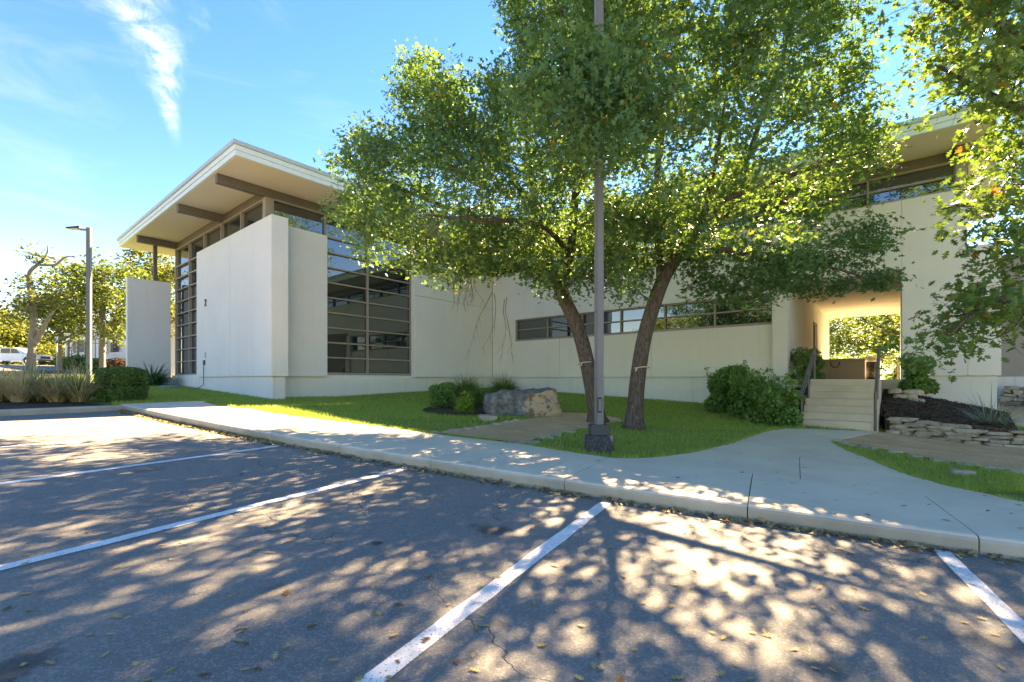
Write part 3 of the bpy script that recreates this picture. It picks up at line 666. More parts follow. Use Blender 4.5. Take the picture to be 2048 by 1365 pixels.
# mulch slope between steps and column, fill under it
SLOPES = []
mb = MB(); a = [B(9.0, -15.95, .62), B(11.9, -15.95, 1.12), B(11.9, -18.6, .45), B(9.0, -18.6, .25)]
b_ = WP[0]+Vector((.12, .12, .34)); c_ = WP[2]+Vector((.1, .2, .4)); e_ = WP[4]+Vector((.1, .2, .36))
pl = [b_, Bm(8.6, -18.08, .70), Bm(10.88, -18.08, 1.08), B(11.9, -17.2, .72), B(11.9, -18.5, .45), e_, c_]
mb.add(pl+[Vector((p.x, p.y, -.4)) for p in pl], [tuple(range(7))]+[(i, (i+1) % 7, 7+(i+1) % 7, 7+i) for i in range(7)])
ms_ = tag(mb.build('mulch_slope', M_MULCH), kind='structure'); SLOPES.append(ms_)
mb = MB(); pl = [Bm(6.9, -16.40, .2), Bm(9.0, -16.40, .85), Bm(10.88, -16.40, 1.15), Bm(10.88, -15.3, 1.0), Bm(9.2, -15.2, .45), Bm(7.2, -15.6, .2)]
mb.add(pl+[Vector((p.x, p.y, -.4)) for p in pl], [tuple(range(6))]+[(i, (i+1) % 6, 6+(i+1) % 6, 6+i) for i in range(6)])
ms_ = tag(mb.build('mulch_slope', M_MULCH), kind='structure'); SLOPES.append(ms_)
def chips_on(o, n, size, mat, name, label):
    me = o.data; me.calc_loop_triangles(); tri = [t for t in me.loop_triangles if t.normal.z > .5]; ar = np.array([t.area for t in tri]); pk = RS.choice(len(tri), n, p=ar/ar.sum()); P = []
    for i in pk:
        a, b, c = [np.array(me.vertices[k].co) for k in tri[i].vertices]; u, v = RS.rand(2)
        if u+v > 1: u, v = 1-u, 1-v
        P.append(a+(b-a)*u+(c-a)*v+np.array([0, 0, .01+.02*RS.rand()]))
    V, k_ = CH(np.array(P), size)
    tag(link_mesh(name, raw_mesh(name, V, k_), mat), label, 'mulch', kind='stuff')
def CH(P, size):
    n = len(P); a = RS.rand(n)*6.28; t = np.stack([np.cos(a), np.sin(a), RS.normal(size=n)*.35], 1); b = np.stack([-np.sin(a), np.cos(a), RS.normal(size=n)*.35], 1); s_ = size*(.4+1.2*RS.rand(n))[:, None]
    return np.stack([P-t*s_-b*s_*.3, P+t*s_-b*s_*.25, P+t*s_*.9+b*s_*.3, P-t*s_+b*s_*.25], 1).reshape(-1, 3), 4
# edging and loose stones, one by one
def lone(px, py, sx, sy, sz, label, rz=0, i=0, grp=None, sink=.3):
    q = at(px, py, gl); me = SMESH[i % 9]
    o = bpy.data.objects.new('rock', me); COL.objects.link(o); o.location = q+Vector((0, 0, sz*sink)); o.scale = (sx, sy, sz); o.rotation_euler = (0, 0, rz); tag(o, label, 'rock', grp); return o
ORD = ['first', 'second', 'third', 'fourth', 'fifth', 'sixth', 'seventh', 'eighth', 'ninth', 'tenth', 'eleventh']
for i, (px, py, sx) in enumerate([(868, 868, .3), (907, 863, .45), (935, 860, .3), (958, 857, .3), (992, 851, .5), (1018, 846, .5), (1035, 843, .4), (1060, 888, .6), (1025, 889, .5), (1092, 878, .5), (1110, 872, .45), (1140, 866, .4), (1165, 856, .5), (1232, 846, .35), (1195, 853, .3)]):
    lone(px, py, sx*.62, .17, .09, ORD[i]+' flat edging stone from the walk along the boulder side of the gravel bed' if i < 7 else ORD[i-7]+' flat edging stone from the walk along the lamp side of the gravel bed', rnd.uniform(-.4, .4), i, 'edging stones of the middle gravel bed', .12)
for i, (px, py, sx) in enumerate([(1672, 884, .35), (1686, 889, .4), (1702, 893, .35), (1730, 897, .5), (1745, 899, .3), (1790, 907, .4), (1830, 915, .4), (1880, 924, .5), (1930, 932, .4), (1985, 940, .5), (2035, 947, .5)]):
    lone(px, py, sx*.6, .15, .08, ORD[i]+' edging stone from the steps between the right gravel bed and grass strip', -.3+rnd.uniform(-.3, .3), i, 'edging stones of the right gravel bed', .15)
lone(1922, 950, .34, .2, .1, 'flat blue-grey stone lying alone in the right grass strip', -.3, 3)
lone(998, 786, .75, .4, .22, 'tan flat stone lying behind the boulder before the grass clump', .1, 4); lone(1028, 786, .3, .2, .12, 'small pale stone behind the boulder next to the flat tan one', .4, 5); lone(975, 842, .5, .4, .2, 'grey rough stone at the left foot of the boulder', .2, 6)
for o_, lab in zip(SLOPES, ('dark bark mulch on the slope above the stone wall', 'dark bark mulch on the slope behind the leafy bushes')): chips_on(o_, 2600, .035, M_CHIP, 'mulch_chips', lab)
# the boulder
def boulder():
    q = at(1045, 833, gl); bm = bmesh.new(); bmesh.ops.create_cube(bm, size=1); bmesh.ops.subdivide_edges(bm, edges=bm.edges, cuts=15, use_grid_fill=True)
    from mathutils import noise
    for v in bm.verts:
        p = v.co.copy(); m = max(abs(p.x), abs(p.y), abs(p.z)); r = p.normalized()*.58; p = p.lerp(r, .22)
        x = p.x*2.05; y = p.y*1.35; z = p.z*.86
        if p.x > .15: x += .10*(z+.3)*-1.0; z += .10*max(0, p.x-.1)
        if p.z > 0: z += .10*p.x
        if p.x < -.25: z *= .86
        nv = Vector((x, y, z)); d = noise.fractal(nv*1.6, 1, 2, 5)*.10+noise.fractal(nv*5, 1, 2, 4)*.035
        ridge = abs(noise.noise(nv*2.7+Vector((5, 2, 1))))
        v.co = nv+p.normalized()*(d-.07*(ridge < .05))
    for v in bm.verts: v.co = Matrix.Rotation(.15, 3, 'Z') @ v.co
    me = bpy.data.meshes.new('boulder'); bm.to_mesh(me); bm.free()
    me.polygons.foreach_set('use_smooth', [True]*len(me.polygons))
    o = link_mesh('boulder', me, M_BOUL, origin=(q.x, q.y+.45, q.z+.27)); tag(o, 'large boulder, grey weathered top and tan broken face, beside the gravel bed', 'boulder')
boulder()
# ------------------------------------------------------------------ lamp posts
def lamp_post(x, y, z, h_, hd, label, footing=True, wd=.118):
    r = empty('lamp_post', (x, y, z)); tag(r, label, 'lamp post', 'square lamp posts of the parking lot')
    b0 = 0
    if footing:
        mb = MB(); mb.tube([(x, y, z-.15), (x, y, z+.22), (x, y, z+.26), (x, y, z+.275)], [.235, .235, .225, .17], 20); mb.build('footing', M_FOOT, r); b0 = .27
        MB().box(x-.15, x+.15, y-.15, y+.15, z+.262, z+.43).build('base_cover', M_POLED, r, bev=.012); b0 = .3
    rot = Matrix.Rotation(R(12), 3, 'Z')
    mb = MB(); mb.box(-wd/2, wd/2, -wd/2, wd/2, b0, h_); mb.v = [tuple(rot @ Vector(v)+Vector((x, y, z))) for v in mb.v]; pole = mb.build('pole', M_POLE, r, bev=.01)
    mb = MB(); mb.box(-wd*.42, wd*.18, -wd/2-.012, -wd/2+.0, .62, .86); mb.v = [tuple(rot @ Vector(v)+Vector((x, y, z))) for v in mb.v]; hh = mb.build('hand_hole_gasket', M_BLACK, pole)
    mb = MB(); mb.box(-wd*.34, wd*.08, -wd/2-.02, -wd/2-.0125, .645, .835); mb.v = [tuple(rot @ Vector(v)+Vector((x, y, z))) for v in mb.v]; mb.build('hand_hole_cover', M_POLE, pole)
    mb = MB(); mb.box(-wd*.52, wd*.52, -wd*.52, wd*.52, h_*.58, h_*.58+.02); mb.v = [tuple(rot @ Vector(v)+Vector((x, y, z))) for v in mb.v]; mb.build('band', M_POLED, pole)
    d = Vector((math.cos(hd), math.sin(hd), 0)); t0 = Vector((x, y, z+h_-.12))
    MB().bar(t0, t0+d*.45+Vector((0, 0, .05)), .06, .09).build('arm', M_POLE, r)
    a = t0+d*.4+Vector((0, 0, .06)); s_ = Vector((-d.y, d.x, 0))*.17; k_ = d*.62
    hd_ = MB().hexa([a-s_*.7, a+k_-s_, a+k_+s_, a+s_*.7, a-s_*.6+Vector((0, 0, .14)), a+k_-s_*.9+Vector((0, 0, .07)), a+k_+s_*.9+Vector((0, 0, .07)), a+s_*.6+Vector((0, 0, .14))]).build('lamp_head', M_POLED, r, bev=.01)
    m = a+k_*.5-Vector((0, 0, .012)); MB().hexa([m-k_*.4-s_*.7, m+k_*.4-s_*.8, m+k_*.4+s_*.8, m-k_*.4+s_*.7]+[q+Vector((0, 0, .011)) for q in (m-k_*.4-s_*.7, m+k_*.4-s_*.8, m+k_*.4+s_*.8, m-k_*.4+s_*.7)]).build('lens', M_LENS, hd_)
q = at(1198, 903, gl)
lamp_post(q.x, q.y, q.z, 8.2, R(250), 'tall grey square lamp post on a stained round concrete footing in the lawn')
q = ray(178, 456, 22.5); zg = gl(q.x, q.y); lamp_post(q.x, q.y, zg, q.z-zg, R(178), 'slender lamp post with flat head behind the clipped hedge', False, .17)
# ------------------------------------------------------------------ leaves and trees
OAK = np.array([(0, 0), (.10, .03), (.2, .19), (.31, .07), (.46, .34), (.56, .09), (.73, .30), (.78, .09), (1, 0), (.78, -.09), (.73, -.30), (.56, -.09), (.46, -.34), (.31, -.07), (.2, -.19), (.10, -.03)])
OAKL = np.array([(0, 0), (.25, .24), (.36, .07), (.62, .36), (.68, .1), (1, 0), (.68, -.1), (.62, -.36), (.36, -.07), (.25, -.24)])
DIA = np.array([(0, 0), (.45, .3), (1, 0), (.45, -.3)])
def frames(n, up=.5, rs=RS):
    N_ = rs.normal(size=(n, 3)); N_[:, 2] = np.abs(N_[:, 2])*1.0+up; N_ /= np.linalg.norm(N_, axis=1)[:, None]
    a = rs.normal(size=(n, 3)); a[:, 2] -= .5
    T_ = a-N_*(a*N_).sum(1)[:, None]; T_ /= np.linalg.norm(T_, axis=1)[:, None]
    return T_, np.cross(N_, T_), N_
def leaf_cloud(P, size, shape, up=.5, fold=.25, var=.42):
    n = len(P); T_, Bn, N_ = frames(n, up); s_ = size*(1-var+2*var*RS.rand(n)); k_ = len(shape)
    X = shape[:, 0]; Y = shape[:, 1]; Zc = fold*np.abs(Y)-.25*fold*4*X*(X-.0)*.35
    V = P[:, None, :]+s_[:, None, None]*((X-.3)[None, :, None]*T_[:, None, :]+Y[None, :, None]*Bn[:, None, :]+Zc[None, :, None]*N_[:, None, :])
    return V.reshape(-1, 3), k_
def proj(P):
    P = np.atleast_2d(P); return HX+FPX*P[:, 0]/np.maximum(P[:, 1], .05), HY-FPX*(P[:, 2]-EYE)/np.maximum(P[:, 1], .05)
SD = np.array(SUND)
def shade_px(P):
    """pixel of the ground point that a point shades"""
    zg = .04*(KV[0]*P[0]+KV[1]*P[1])
    for _ in range(4):
        t_ = (P[2]-zg)/SD[2]; g = P-SD*t_; zg = .04*(KV[0]*g[0]+KV[1]*g[1])
    if g[1] < .3: return None
    return HX+FPX*g[0]/g[1], HY-FPX*(zg-EYE)/g[1]
def make_tree(name, label, base, limbs, ells, nclump, leaves_per, lsize, shape, mat, bmat, inside=None, clump_r=.34, group=None, indiv=0, lit=None, bare=(), seed=1, flare=1.5, shell=.35):
    """limbs: list of (points, radii); clumps fill the ellipsoids and hang on twigs from the nearest limb"""
    rs = np.random.RandomState(seed)
    root = empty(name, tuple(base)); tag(root, label, 'tree', group)
    tr = MB()
    nodes = []
    for k_, (pts, rad) in enumerate(limbs):
        pts = [Vector(p) for p in pts]; fine = []; fr = []
        for i in range(len(pts)-1):
            p0 = pts[max(i-1, 0)]; p1 = pts[i]; p2 = pts[i+1]; p3 = pts[min(i+2, len(pts)-1)]
            for j in range(5):
                t_ = j/5; q = .5*((2*p1)+(p2-p0)*t_+(2*p0-5*p1+4*p2-p3)*t_*t_+(3*p1-p0-3*p2+p3)*t_**3)
                fine.append(q); fr.append(rad[i]+(rad[i+1]-rad[i])*t_)
        fine.append(pts[-1]); fr.append(rad[-1])
        if k_ == 0:
            fr[0] *= flare; fr[1] *= 1+(flare-1)*.45; fr[2] *= 1+(flare-1)*.15
        tr.tube(fine, fr, 12 if k_ == 0 else 8)
        for q, r_ in list(zip(fine, fr))[(7 if k_ == 0 else 2):]: nodes.append((np.array(q), r_))
    trunk = tr.build('trunk', bmat, root, smooth=True)
    # clumps
    C = []; tries = 0
    if not callable(ells): wts = np.array([e[1][0]*e[1][1]*e[1][2] for e in ells]); wts = wts/wts.sum()
    while len(C) < nclump and tries < nclump*60:
        tries += 1
        if callable(ells): c = ells(rs)
        else:
            e = ells[rs.choice(len(ells), p=wts)]
            v = rs.normal(size=3); v /= np.linalg.norm(v); v *= rs.rand()**shell
            c = np.array(e[0])+v*np.array(e[1])
        if c is None or (inside is not None and not inside(c)): continue
        if lit is not None:
            g = shade_px(c)
            if g is not None and any(pip(g, pl_) for pl_ in lit) and rs.rand() < .93: continue
        C.append(c)
    C = np.array(C); N_ = np.array([n[0] for n in nodes]); NR = [n[1] for n in nodes]
    order = np.argsort([np.min(np.linalg.norm(N_-c, axis=1)) for c in C])
    tw = MB(); tips = []
    for i in order:
        c = C[i]; dd = np.linalg.norm(N_-c, axis=1)+.5*np.maximum(0, N_[:, 2]-c[2]); j = int(np.argmin(dd)); a = N_[j]; L_ = np.linalg.norm(c-a)
        if L_ < .05: continue
        mid = (a+c)/2+rs.normal(size=3)*L_*.1+np.array([0, 0, .10*L_]); r0 = min(NR[j]*.6, .008+.012*L_+.006); pts_ = [a, (a+mid)/2+rs.normal(size=3)*L_*.03, mid, (mid+c)/2+rs.normal(size=3)*L_*.04, c]
        tw.tube(pts_, [r0, r0*.85, r0*.65, r0*.5, .004], 5, cap=False); new = [pts_[2], pts_[3], c]
        N_ = np.vstack([N_, new]); NR += [r0*.65, r0*.5, r0*.4]
        tips.append((c, (c-a)/L_))
        for _ in range(3):
            e = c+rs.normal(size=3)*clump_r*.8; tw.tube([c-(c-mid)*.3, (c+e)/2+rs.normal(size=3)*.03, e], [.006, .004, .002], 3, cap=False)
    for (pts_, r_) in bare: tw.tube(pts_, [r_*(1-.85*i/(len(pts_)-1)) for i in range(len(pts_))], 4, cap=False)
    tag(tw.build('branches', bmat, root, smooth=True), kind='stuff')
    P = []
    for c, d in tips:
        n = int(leaves_per*(.6+.8*rs.rand())); r_ = clump_r*(.7+.6*rs.rand())
        P.append(c+np.clip(rs.normal(size=(n, 3)), -1.9, 1.9)*np.array([r_, r_, r_*.62]))
    P = np.concatenate(P)
    if inside is not None and getattr(inside, 'tight', False):
        P = P[[inside(p, True) for p in P]]
    if indiv:
        x, y = proj(P); vis = np.where((x > 1700) & (x < 2060) & (y > -10) & (y < 800))[0]; pick = vis[np.argsort(P[vis, 1])[:indiv]]
        rest = np.setdiff1d(np.arange(len(P)), pick)
    else: rest = np.arange(len(P)); pick = []
    V, k_ = leaf_cloud(P[rest], lsize, shape)
    crown = link_mesh('crown', raw_mesh('crown', V-np.array(org(root)), k_), mat, root); tag(crown, kind='stuff')
    if len(pick):
        lms = []
        for s_ in range(4):
            V, k_ = leaf_cloud(np.zeros((1, 3)), 1., shape, up=0, var=0.); me = raw_mesh('leaf', V, k_); me.materials.append(mat); lms.append(me)
        for n_, i in enumerate(pick):
            o = bpy.data.objects.new('leaf', lms[n_ % 4]); COL.objects.link(o); o.parent = crown; o.location = Vector(P[i])-org(root)
            s_ = lsize*rs.uniform(.7, 1.25); o.scale = (s_, s_, s_); o.rotation_euler = (rs.uniform(-.6, .6), rs.uniform(-.6, .6), rs.uniform(0, 6.28))
    return root
CROWN = [(1015, -500), (1015, 0), (1030, 60), (1045, 105), (985, 145), (965, 215), (948, 262), (935, 210), (925, 165), (900, 130), (865, 112), (815, 122), (805, 180), (800, 215), (832, 262), (795, 270), (742, 255), (708, 268), (690, 305), (672, 325), (690, 350), (720, 365), (705, 385), (682, 420), (690, 462), (715, 490), (738, 525), (775, 535), (800, 510), (830, 535), (880, 560), (905, 580), (960, 540), (1010, 540), (1060, 540), (1088, 568), (1110, 582), (1160, 580), (1190, 565), (1215, 555), (1232, 590), (1275, 600), (1300, 556), (1312, 505), (1370, 515), (1400, 580), (1480, 595), (1530, 608), (1600, 585), (1640, 598), (1690, 580), (1770, 570), (1780, 556), (1720, 535), (1740, 505), (1782, 490), (1780, 445), (1735, 425), (1700, 415), (1690, 395), (1720, 380), (1750, 365), (1745, 340), (1770, 318), (1780, 275), (1765, 235), (1745, 190), (1735, 140), (1720, 80), (1730, 0), (1760, -500)]
HOLES = [[(1560, 90), (1600, 70), (1620, 100), (1580, 130)], [(1090, 235), (1125, 225), (1120, 255), (1095, 260)], [(985, 330), (1010, 325), (1005, 360)], [(1660, 395), (1720, 385), (1700, 425), (1650, 430)], [(1415, 250), (1440, 245), (1435, 280)], [(1212, 350), (1240, 330), (1275, 325), (1305, 350), (1300, 395), (1255, 410), (1225, 400)], [(1395, -5), (1440, -5), (1450, 45), (1400, 40)], [(1690, 30), (1790, 10), (1790, 75), (1700, 90)], [(1640, 60), (1665, 90), (1655, 115)], [(1500, 235), (1550, 225), (1545, 290), (1520, 300)], [(880, 395), (905, 390), (900, 420)], [(780, 355), (800, 350), (795, 385)]]
def in_crown(c, tight=False):
    x, y = proj(c); p = (x[0], y[0])
    if not pip(p, CROWN): return False
    return not any(pip(p, h_) for h_ in HOLES)
in_crown.tight = False
LIT = [[(1235, 1015), (1330, 1015), (1480, 1090), (1640, 1060), (1720, 1100), (1700, 1150), (1560, 1180), (1640, 1260), (1500, 1365), (1330, 1365), (1290, 1270), (1340, 1200), (1260, 1130)], [(1700, 1180), (1800, 1170), (2048, 1260), (2048, 1330), (1880, 1270)], [(600, 1010), (700, 965), (800, 960), (740, 1000)], [(0, 850), (300, 845), (320, 880), (0, 905)], [(250, 1080), (480, 1000), (600, 985), (500, 1040), (300, 1110)], [(0, 1075), (330, 1000), (480, 990), (250, 1050)], [(350, 1290), (560, 1190), (600, 1200), (420, 1310)], [(1180, 965), (1290, 965), (1400, 995), (1290, 985)], [(50, 920), (250, 890), (260, 915), (90, 950)], [(700, 1300), (800, 1240), (830, 1260), (760, 1330)]]
b1 = at(1195, 846, gl); b2 = at(1268, 858, gl)
t1 = b1.y; t2 = b2.y
limbs1 = [([b1, ray(1183, 770, t1), ray(1160, 670, t1), ray(1125, 590, t1+.1), ray(1095, 520, t1+.1), ray(1075, 430, t1)], [.21, .19, .18, .17, .13, .09]),
 ([ray(1125, 590, t1+.1), ray(1140, 510, t1-.3), ray(1150, 400, t1-.8), ray(1160, 270, t1-1.4), ray(1140, 130, t1-1.6), ray(1120, 0, t1-1.5), ray(1110, -180, t1-1.2)], [.13, .11, .095, .08, .06, .045, .02]),
 ([ray(1095, 520, t1+.1), ray(1020, 470, t1+.3), ray(930, 430, t1+.2), ray(830, 390, t1+.2), ray(740, 345, t1+.3)], [.09, .075, .06, .04, .015]),
 ([ray(1075, 430, t1), ray(1010, 340, t1+.4), ray(940, 260, t1+.5), ray(880, 180, t1+.4)], [.085, .07, .045, .015]),
 ([ray(1075, 430, t1), ray(1060, 330, t1-.2), ray(1050, 200, t1), ray(1070, 80, t1+.2), ray(1060, -120, t1)], [.08, .065, .05, .035, .015]),
 ([ray(1140, 510, t1-.3), ray(1080, 450, t1-1.6), ray(960, 440, t1-2.6), ray(850, 430, t1-3)], [.07, .055, .04, .015]),
 ([ray(1150, 400, t1-.8), ray(1185, 300, t1-2.5), ray(1190, 220, t1-4)], [.06, .045, .015])]
limbs2 = [([b2, ray(1274, 770, t2), ray(1290, 670, t2), ray(1322, 570, t2), ray(1350, 520, t2), ray(1400, 455, t2+.1), ray(1445, 400, t2+.2)], [.20, .18, .17, .16, .15, .12, .09]),
 ([ray(1322, 570, t2), ray(1318, 500, t2+.3), ray(1312, 420, t2+.6), ray(1320, 300, t2+.6), ray(1350, 150, t2+.5), ray(1360, 0, t2+.4), ray(1380, -200, t2+.3)], [.10, .09, .08, .065, .05, .04, .015]),
 ([ray(1312, 470, t2+.4), ray(1250, 455, t2+.8), ray(1180, 452, t2+1.2)], [.075, .06, .03]),
 ([ray(1350, 520, t2), ray(1440, 500, t2-.5), ray(1540, 520, t2-.8), ray(1660, 535, t2-1), ray(1740, 560, t2-1)], [.09, .07, .05, .03, .012]),
 ([ray(1445, 400, t2+.2), ray(1530, 370, t2), ray(1640, 330, t2-.2), ray(1740, 300, t2-.3)], [.085, .065, .045, .015]),
 ([ray(1445, 400, t2+.2), ray(1500, 300, t2+.3), ray(1540, 180, t2+.3), ray(1580, 60, t2+.3), ray(1620, -150, t2+.3)], [.08, .065, .05, .04, .015]),
 ([ray(1500, 300, t2+.3), ray(1620, 220, t2+.1), ray(1730, 170, t2)], [.06, .045, .015]),
 ([ray(1400, 455, t2+.1), ray(1430, 330, t2-1.2), ray(1450, 200, t2-2.2)], [.07, .05, .015])]
bare = []
def drooping(px, py, t_, n, L_, rs):
    for _ in range(n):
        p = ray(px+rs.uniform(-25, 25), py+rs.uniform(-10, 10), t_); pts_ = [p]; d = Vector((rs.uniform(-.6, .3), rs.uniform(-.3, .3), -1)).normalized()
        for j in range(6): d = (d+Vector((rs.uniform(-.45, .45), rs.uniform(-.3, .3), -.25+rs.uniform(-.2, .2)))).normalized(); pts_.append(pts_[-1]+d*L_/6*rs.uniform(.7, 1.3))
        bare.append((pts_, .009))
        for j in range(2, 6):
            e = (d+Vector((rs.uniform(-1, 1), rs.uniform(-.5, .5), rs.uniform(-1, .2)))).normalized(); bare.append(([pts_[j], pts_[j]+e*.12+Vector((0, 0, -.02)), pts_[j]+e*.26+Vector((0, 0, -.08))], .005))
rb = random.Random(3); drooping(925, 545, t1+.2, 9, .9, rb); drooping(1000, 590, t1-.2, 4, 1.7, rb)
def edge_d(p):
    d = 1e9
    for a, b in zip(CROWN, CROWN[1:]+CROWN[:1]):
        ax, ay = a; bx_, by = b; L2 = (bx_-ax)**2+(by-ay)**2; k_ = max(0, min(1, ((p[0]-ax)*(bx_-ax)+(p[1]-ay)*(by-ay))/L2)); d = min(d, math.hypot(p[0]-ax-k_*(bx_-ax), p[1]-ay-k_*(by-ay)))
    return d
def crown_sampler(x0, x1, t_, xc, bk_=2.6):
    def f(rs):
        p = (rs.uniform(x0, x1), rs.uniform(-380, 640))
        if p[1] < -120 and abs(p[0]-xc) > 330: return None
        if not pip(p, CROWN): return None
        hd = min(1., .22+edge_d(p)/190)
        d = t_+hd*rs.uniform(-3.7, bk_)
        if abs(p[0]-1180) < 190 and 60 < p[1] < 330+.25*(p[0]-1180) and rs.rand() < .12: d = rs.uniform(6.2, 8.0)
        if 110 < p[1] < 325 and rs.rand() < .26*max(0, 1-abs(p[0]-1190)/140): d = rs.uniform(6.1, 6.9)
        return np.array(ray(p[0], p[1], d))
    return f
e1 = crown_sampler(660, 1260, t1-.2, 1120, 5.0); e2 = crown_sampler(1200, 1800, t2+.2, 1440)
make_tree('oak_tree', 'leafy oak with its trunk leaning left behind the lamp post', b1, limbs1, e1, 1150, 74, .125, OAKL, M_OAK, M_BARK, in_crown, .26, 'oaks on the front lawn', 0, LIT, bare, 1)
make_tree('oak_tree', 'leafy oak with its trunk leaning right beside the lamp post', b2, limbs2, e2, 980, 74, .125, OAKL, M_OAK, M_BARK, in_crown, .24, 'oaks on the front lawn', 0, LIT, (), 2)
for k_, (bb, pxs, py, lab) in enumerate(((b1, (1172, 1185), 727, 'pale webbing tie round the left-leaning oak trunk'), (b2, (1276, 1276), 737, 'pale webbing tie round the right-leaning oak trunk'))):
    c = ray(1172 if k_ == 0 else 1281, py, bb.y); mb = MB()
    ring = [c+Vector((math.cos(a)*.193, math.sin(a)*.193, .03*math.cos(a+1))) for a in np.linspace(0, 2*math.pi, 20)]
    mb.tube(ring, .012, 5); mb.bar(c+Vector((-.13, -.15, .0)), c+Vector((-.15, -.16, -.07)), .03, .02)
    tag(mb.build('trunk_tie', M_TIE, origin=tuple(c)), lab, 'tie')
CROWN3 = [(1780, -500), (1790, -20), (1800, 30), (1830, 80), (1850, 120), (1842, 200), (1870, 238), (1935, 205), (1985, 205), (1990, 275), (1935, 290), (1925, 320), (1975, 345), (1950, 372), (1860, 400), (1800, 440), (1850, 440), (1872, 475), (1960, 470), (1985, 500), (1960, 555), (1915, 590), (1850, 612), (1855, 640), (1815, 660), (1835, 690), (1855, 715), (1825, 765), (1850, 778), (1930, 735), (1985, 690), (2048, 640), (2600, 700), (2600, -500)]
def in3(c, tight=False):
    x, y = proj(c); p = (x[0], y[0])
    return pip(p, CROWN3) and c[1] > 4.2 and not pip(p, HOLE3)
HOLE3 = [(1835, 250), (1925, 225), (1965, 240), (1960, 290), (1925, 330), (1935, 390), (1900, 440), (1862, 395), (1830, 330)]
b3 = Vector((11.2, 8.4, gl(11.2, 8.4)))
limbs3 = [([b3, b3+Vector((-.1, 0, 1.5)), b3+Vector((-.3, -.1, 3)), b3+Vector((-.2, -.2, 5)), b3+Vector((0, -.2, 7.5)), b3+Vector((.2, -.2, 10))], [.24, .21, .19, .15, .1, .04]),
 ([b3+Vector((-.3, -.1, 2.6)), ray(2120, 610, 7.6), ray(2050, 610, 7.2), ray(1980, 600, 7.0), ray(1900, 670, 6.8)], [.11, .08, .06, .035, .012]),
 ([b3+Vector((-.3, -.1, 3.2)), ray(2080, 430, 7.6), ray(1990, 400, 7.2), ray(1880, 420, 7)], [.1, .07, .045, .012]),
 ([b3+Vector((-.2, -.2, 4.6)), ray(2080, 250, 7.4), ray(1980, 190, 7.2), ray(1870, 130, 7)], [.1, .07, .045, .012]),
 ([b3+Vector((-.2, -.2, 5.6)), ray(2040, 80, 7.4), ray(1930, 20, 7.2), ray(1820, -30, 7)], [.1, .07, .045, .012]),
 ([b3+Vector((-.2, -.2, 6.4)), ray(2050, -100, 7), ray(1950, -220, 6.8)], [.09, .06, .02])]
e3 = [((8.6, 7.2, 5.0), (3.4, 2.2, 3.8)), ((8.8, 7.2, 8.2), (4, 3, 3.2)), ((7.0, 7.0, 3.4), (1.6, 1.2, 2.4))]
make_tree('oak_tree', 'oak reaching in from the right edge with large lobed yellow-green leaves', b3, limbs3, e3, 400, 46, .155, OAK, M_OAK3, M_BARK, in3, .24, None, 290, LIT[:2], (), 3)
# ------------------------------------------------------------------ background trees
def bg_tree(x, y, h_, r_, label, mat, seed, n=120, per=55, ls=.3, bm_=None, group=None, z=None, lean=0, name='tree', zc=.62, cr=.5):
    z = gl(x, y)-.05 if z is None else z; rs = random.Random(seed); b = Vector((x, y, z)); k_ = h_/9
    top = b+Vector((lean, 0, h_*.8)); limbs = [([b, b+Vector((lean*.2, 0, h_*.2)), b+Vector((lean*.5, 0, h_*.45)), top], [.2*k_, .17*k_, .13*k_, .04*k_])]
    for i in range(6):
        a = i*1.05+rs.uniform(-.3, .3); s_ = b+Vector((lean*.4, 0, h_*(.3+.06*i))); limbs.append(([s_, s_+Vector((math.cos(a)*r_*.4, math.sin(a)*r_*.4, h_*.1)), s_+Vector((math.cos(a)*r_*.8, math.sin(a)*r_*.8, h_*.22))], [.09*k_, .06*k_, .015*k_]))
    ells = [((x+lean*.7, y, z+h_*zc), (r_, r_, h_*.36)), ((x+lean+rs.uniform(-.3, .3)*r_, y+rs.uniform(-.3, .3)*r_, z+h_*(zc+.14)), (r_*.7, r_*.7, h_*.24))]
    return make_tree(name, label, b, limbs, ells, n, per, ls, DIA, mat, bm_ or M_BARKG, None, cr, group, seed=seed)
def copy_tree(root, loc, rz, sc, label, group=None):
    r = root.copy(); COL.objects.link(r); r.location = loc; r.rotation_euler = (0, 0, rz); r.scale = (sc, sc, sc); r['label'] = label
    if group: r['group'] = group
    for ch in root.children:
        c = ch.copy(); COL.objects.link(c); c.parent = r
    return r
def on(px, t_): x = (px-HX)/FPX*t_; return x, t_
# yellowing trees left of the building
x, y = on(205, 34); ty = bg_tree(x, y, 8.8, 3.1, 'yellowing round tree between the lamp post and the screen wall', M_YEL, 21, 130, 56, .26, zc=.6)
x, y = on(120, 36); bg_tree(x, y, 6.6, 2.4, 'green-yellow tree right of the bare-topped tree', M_YEL, 22, 80, 55, .26)
x, y = on(318, 42); bg_tree(x, y, 11.5, 3.2, 'green tree rising behind the steel roof post', M_FARL, 23, 110, 60, .3)
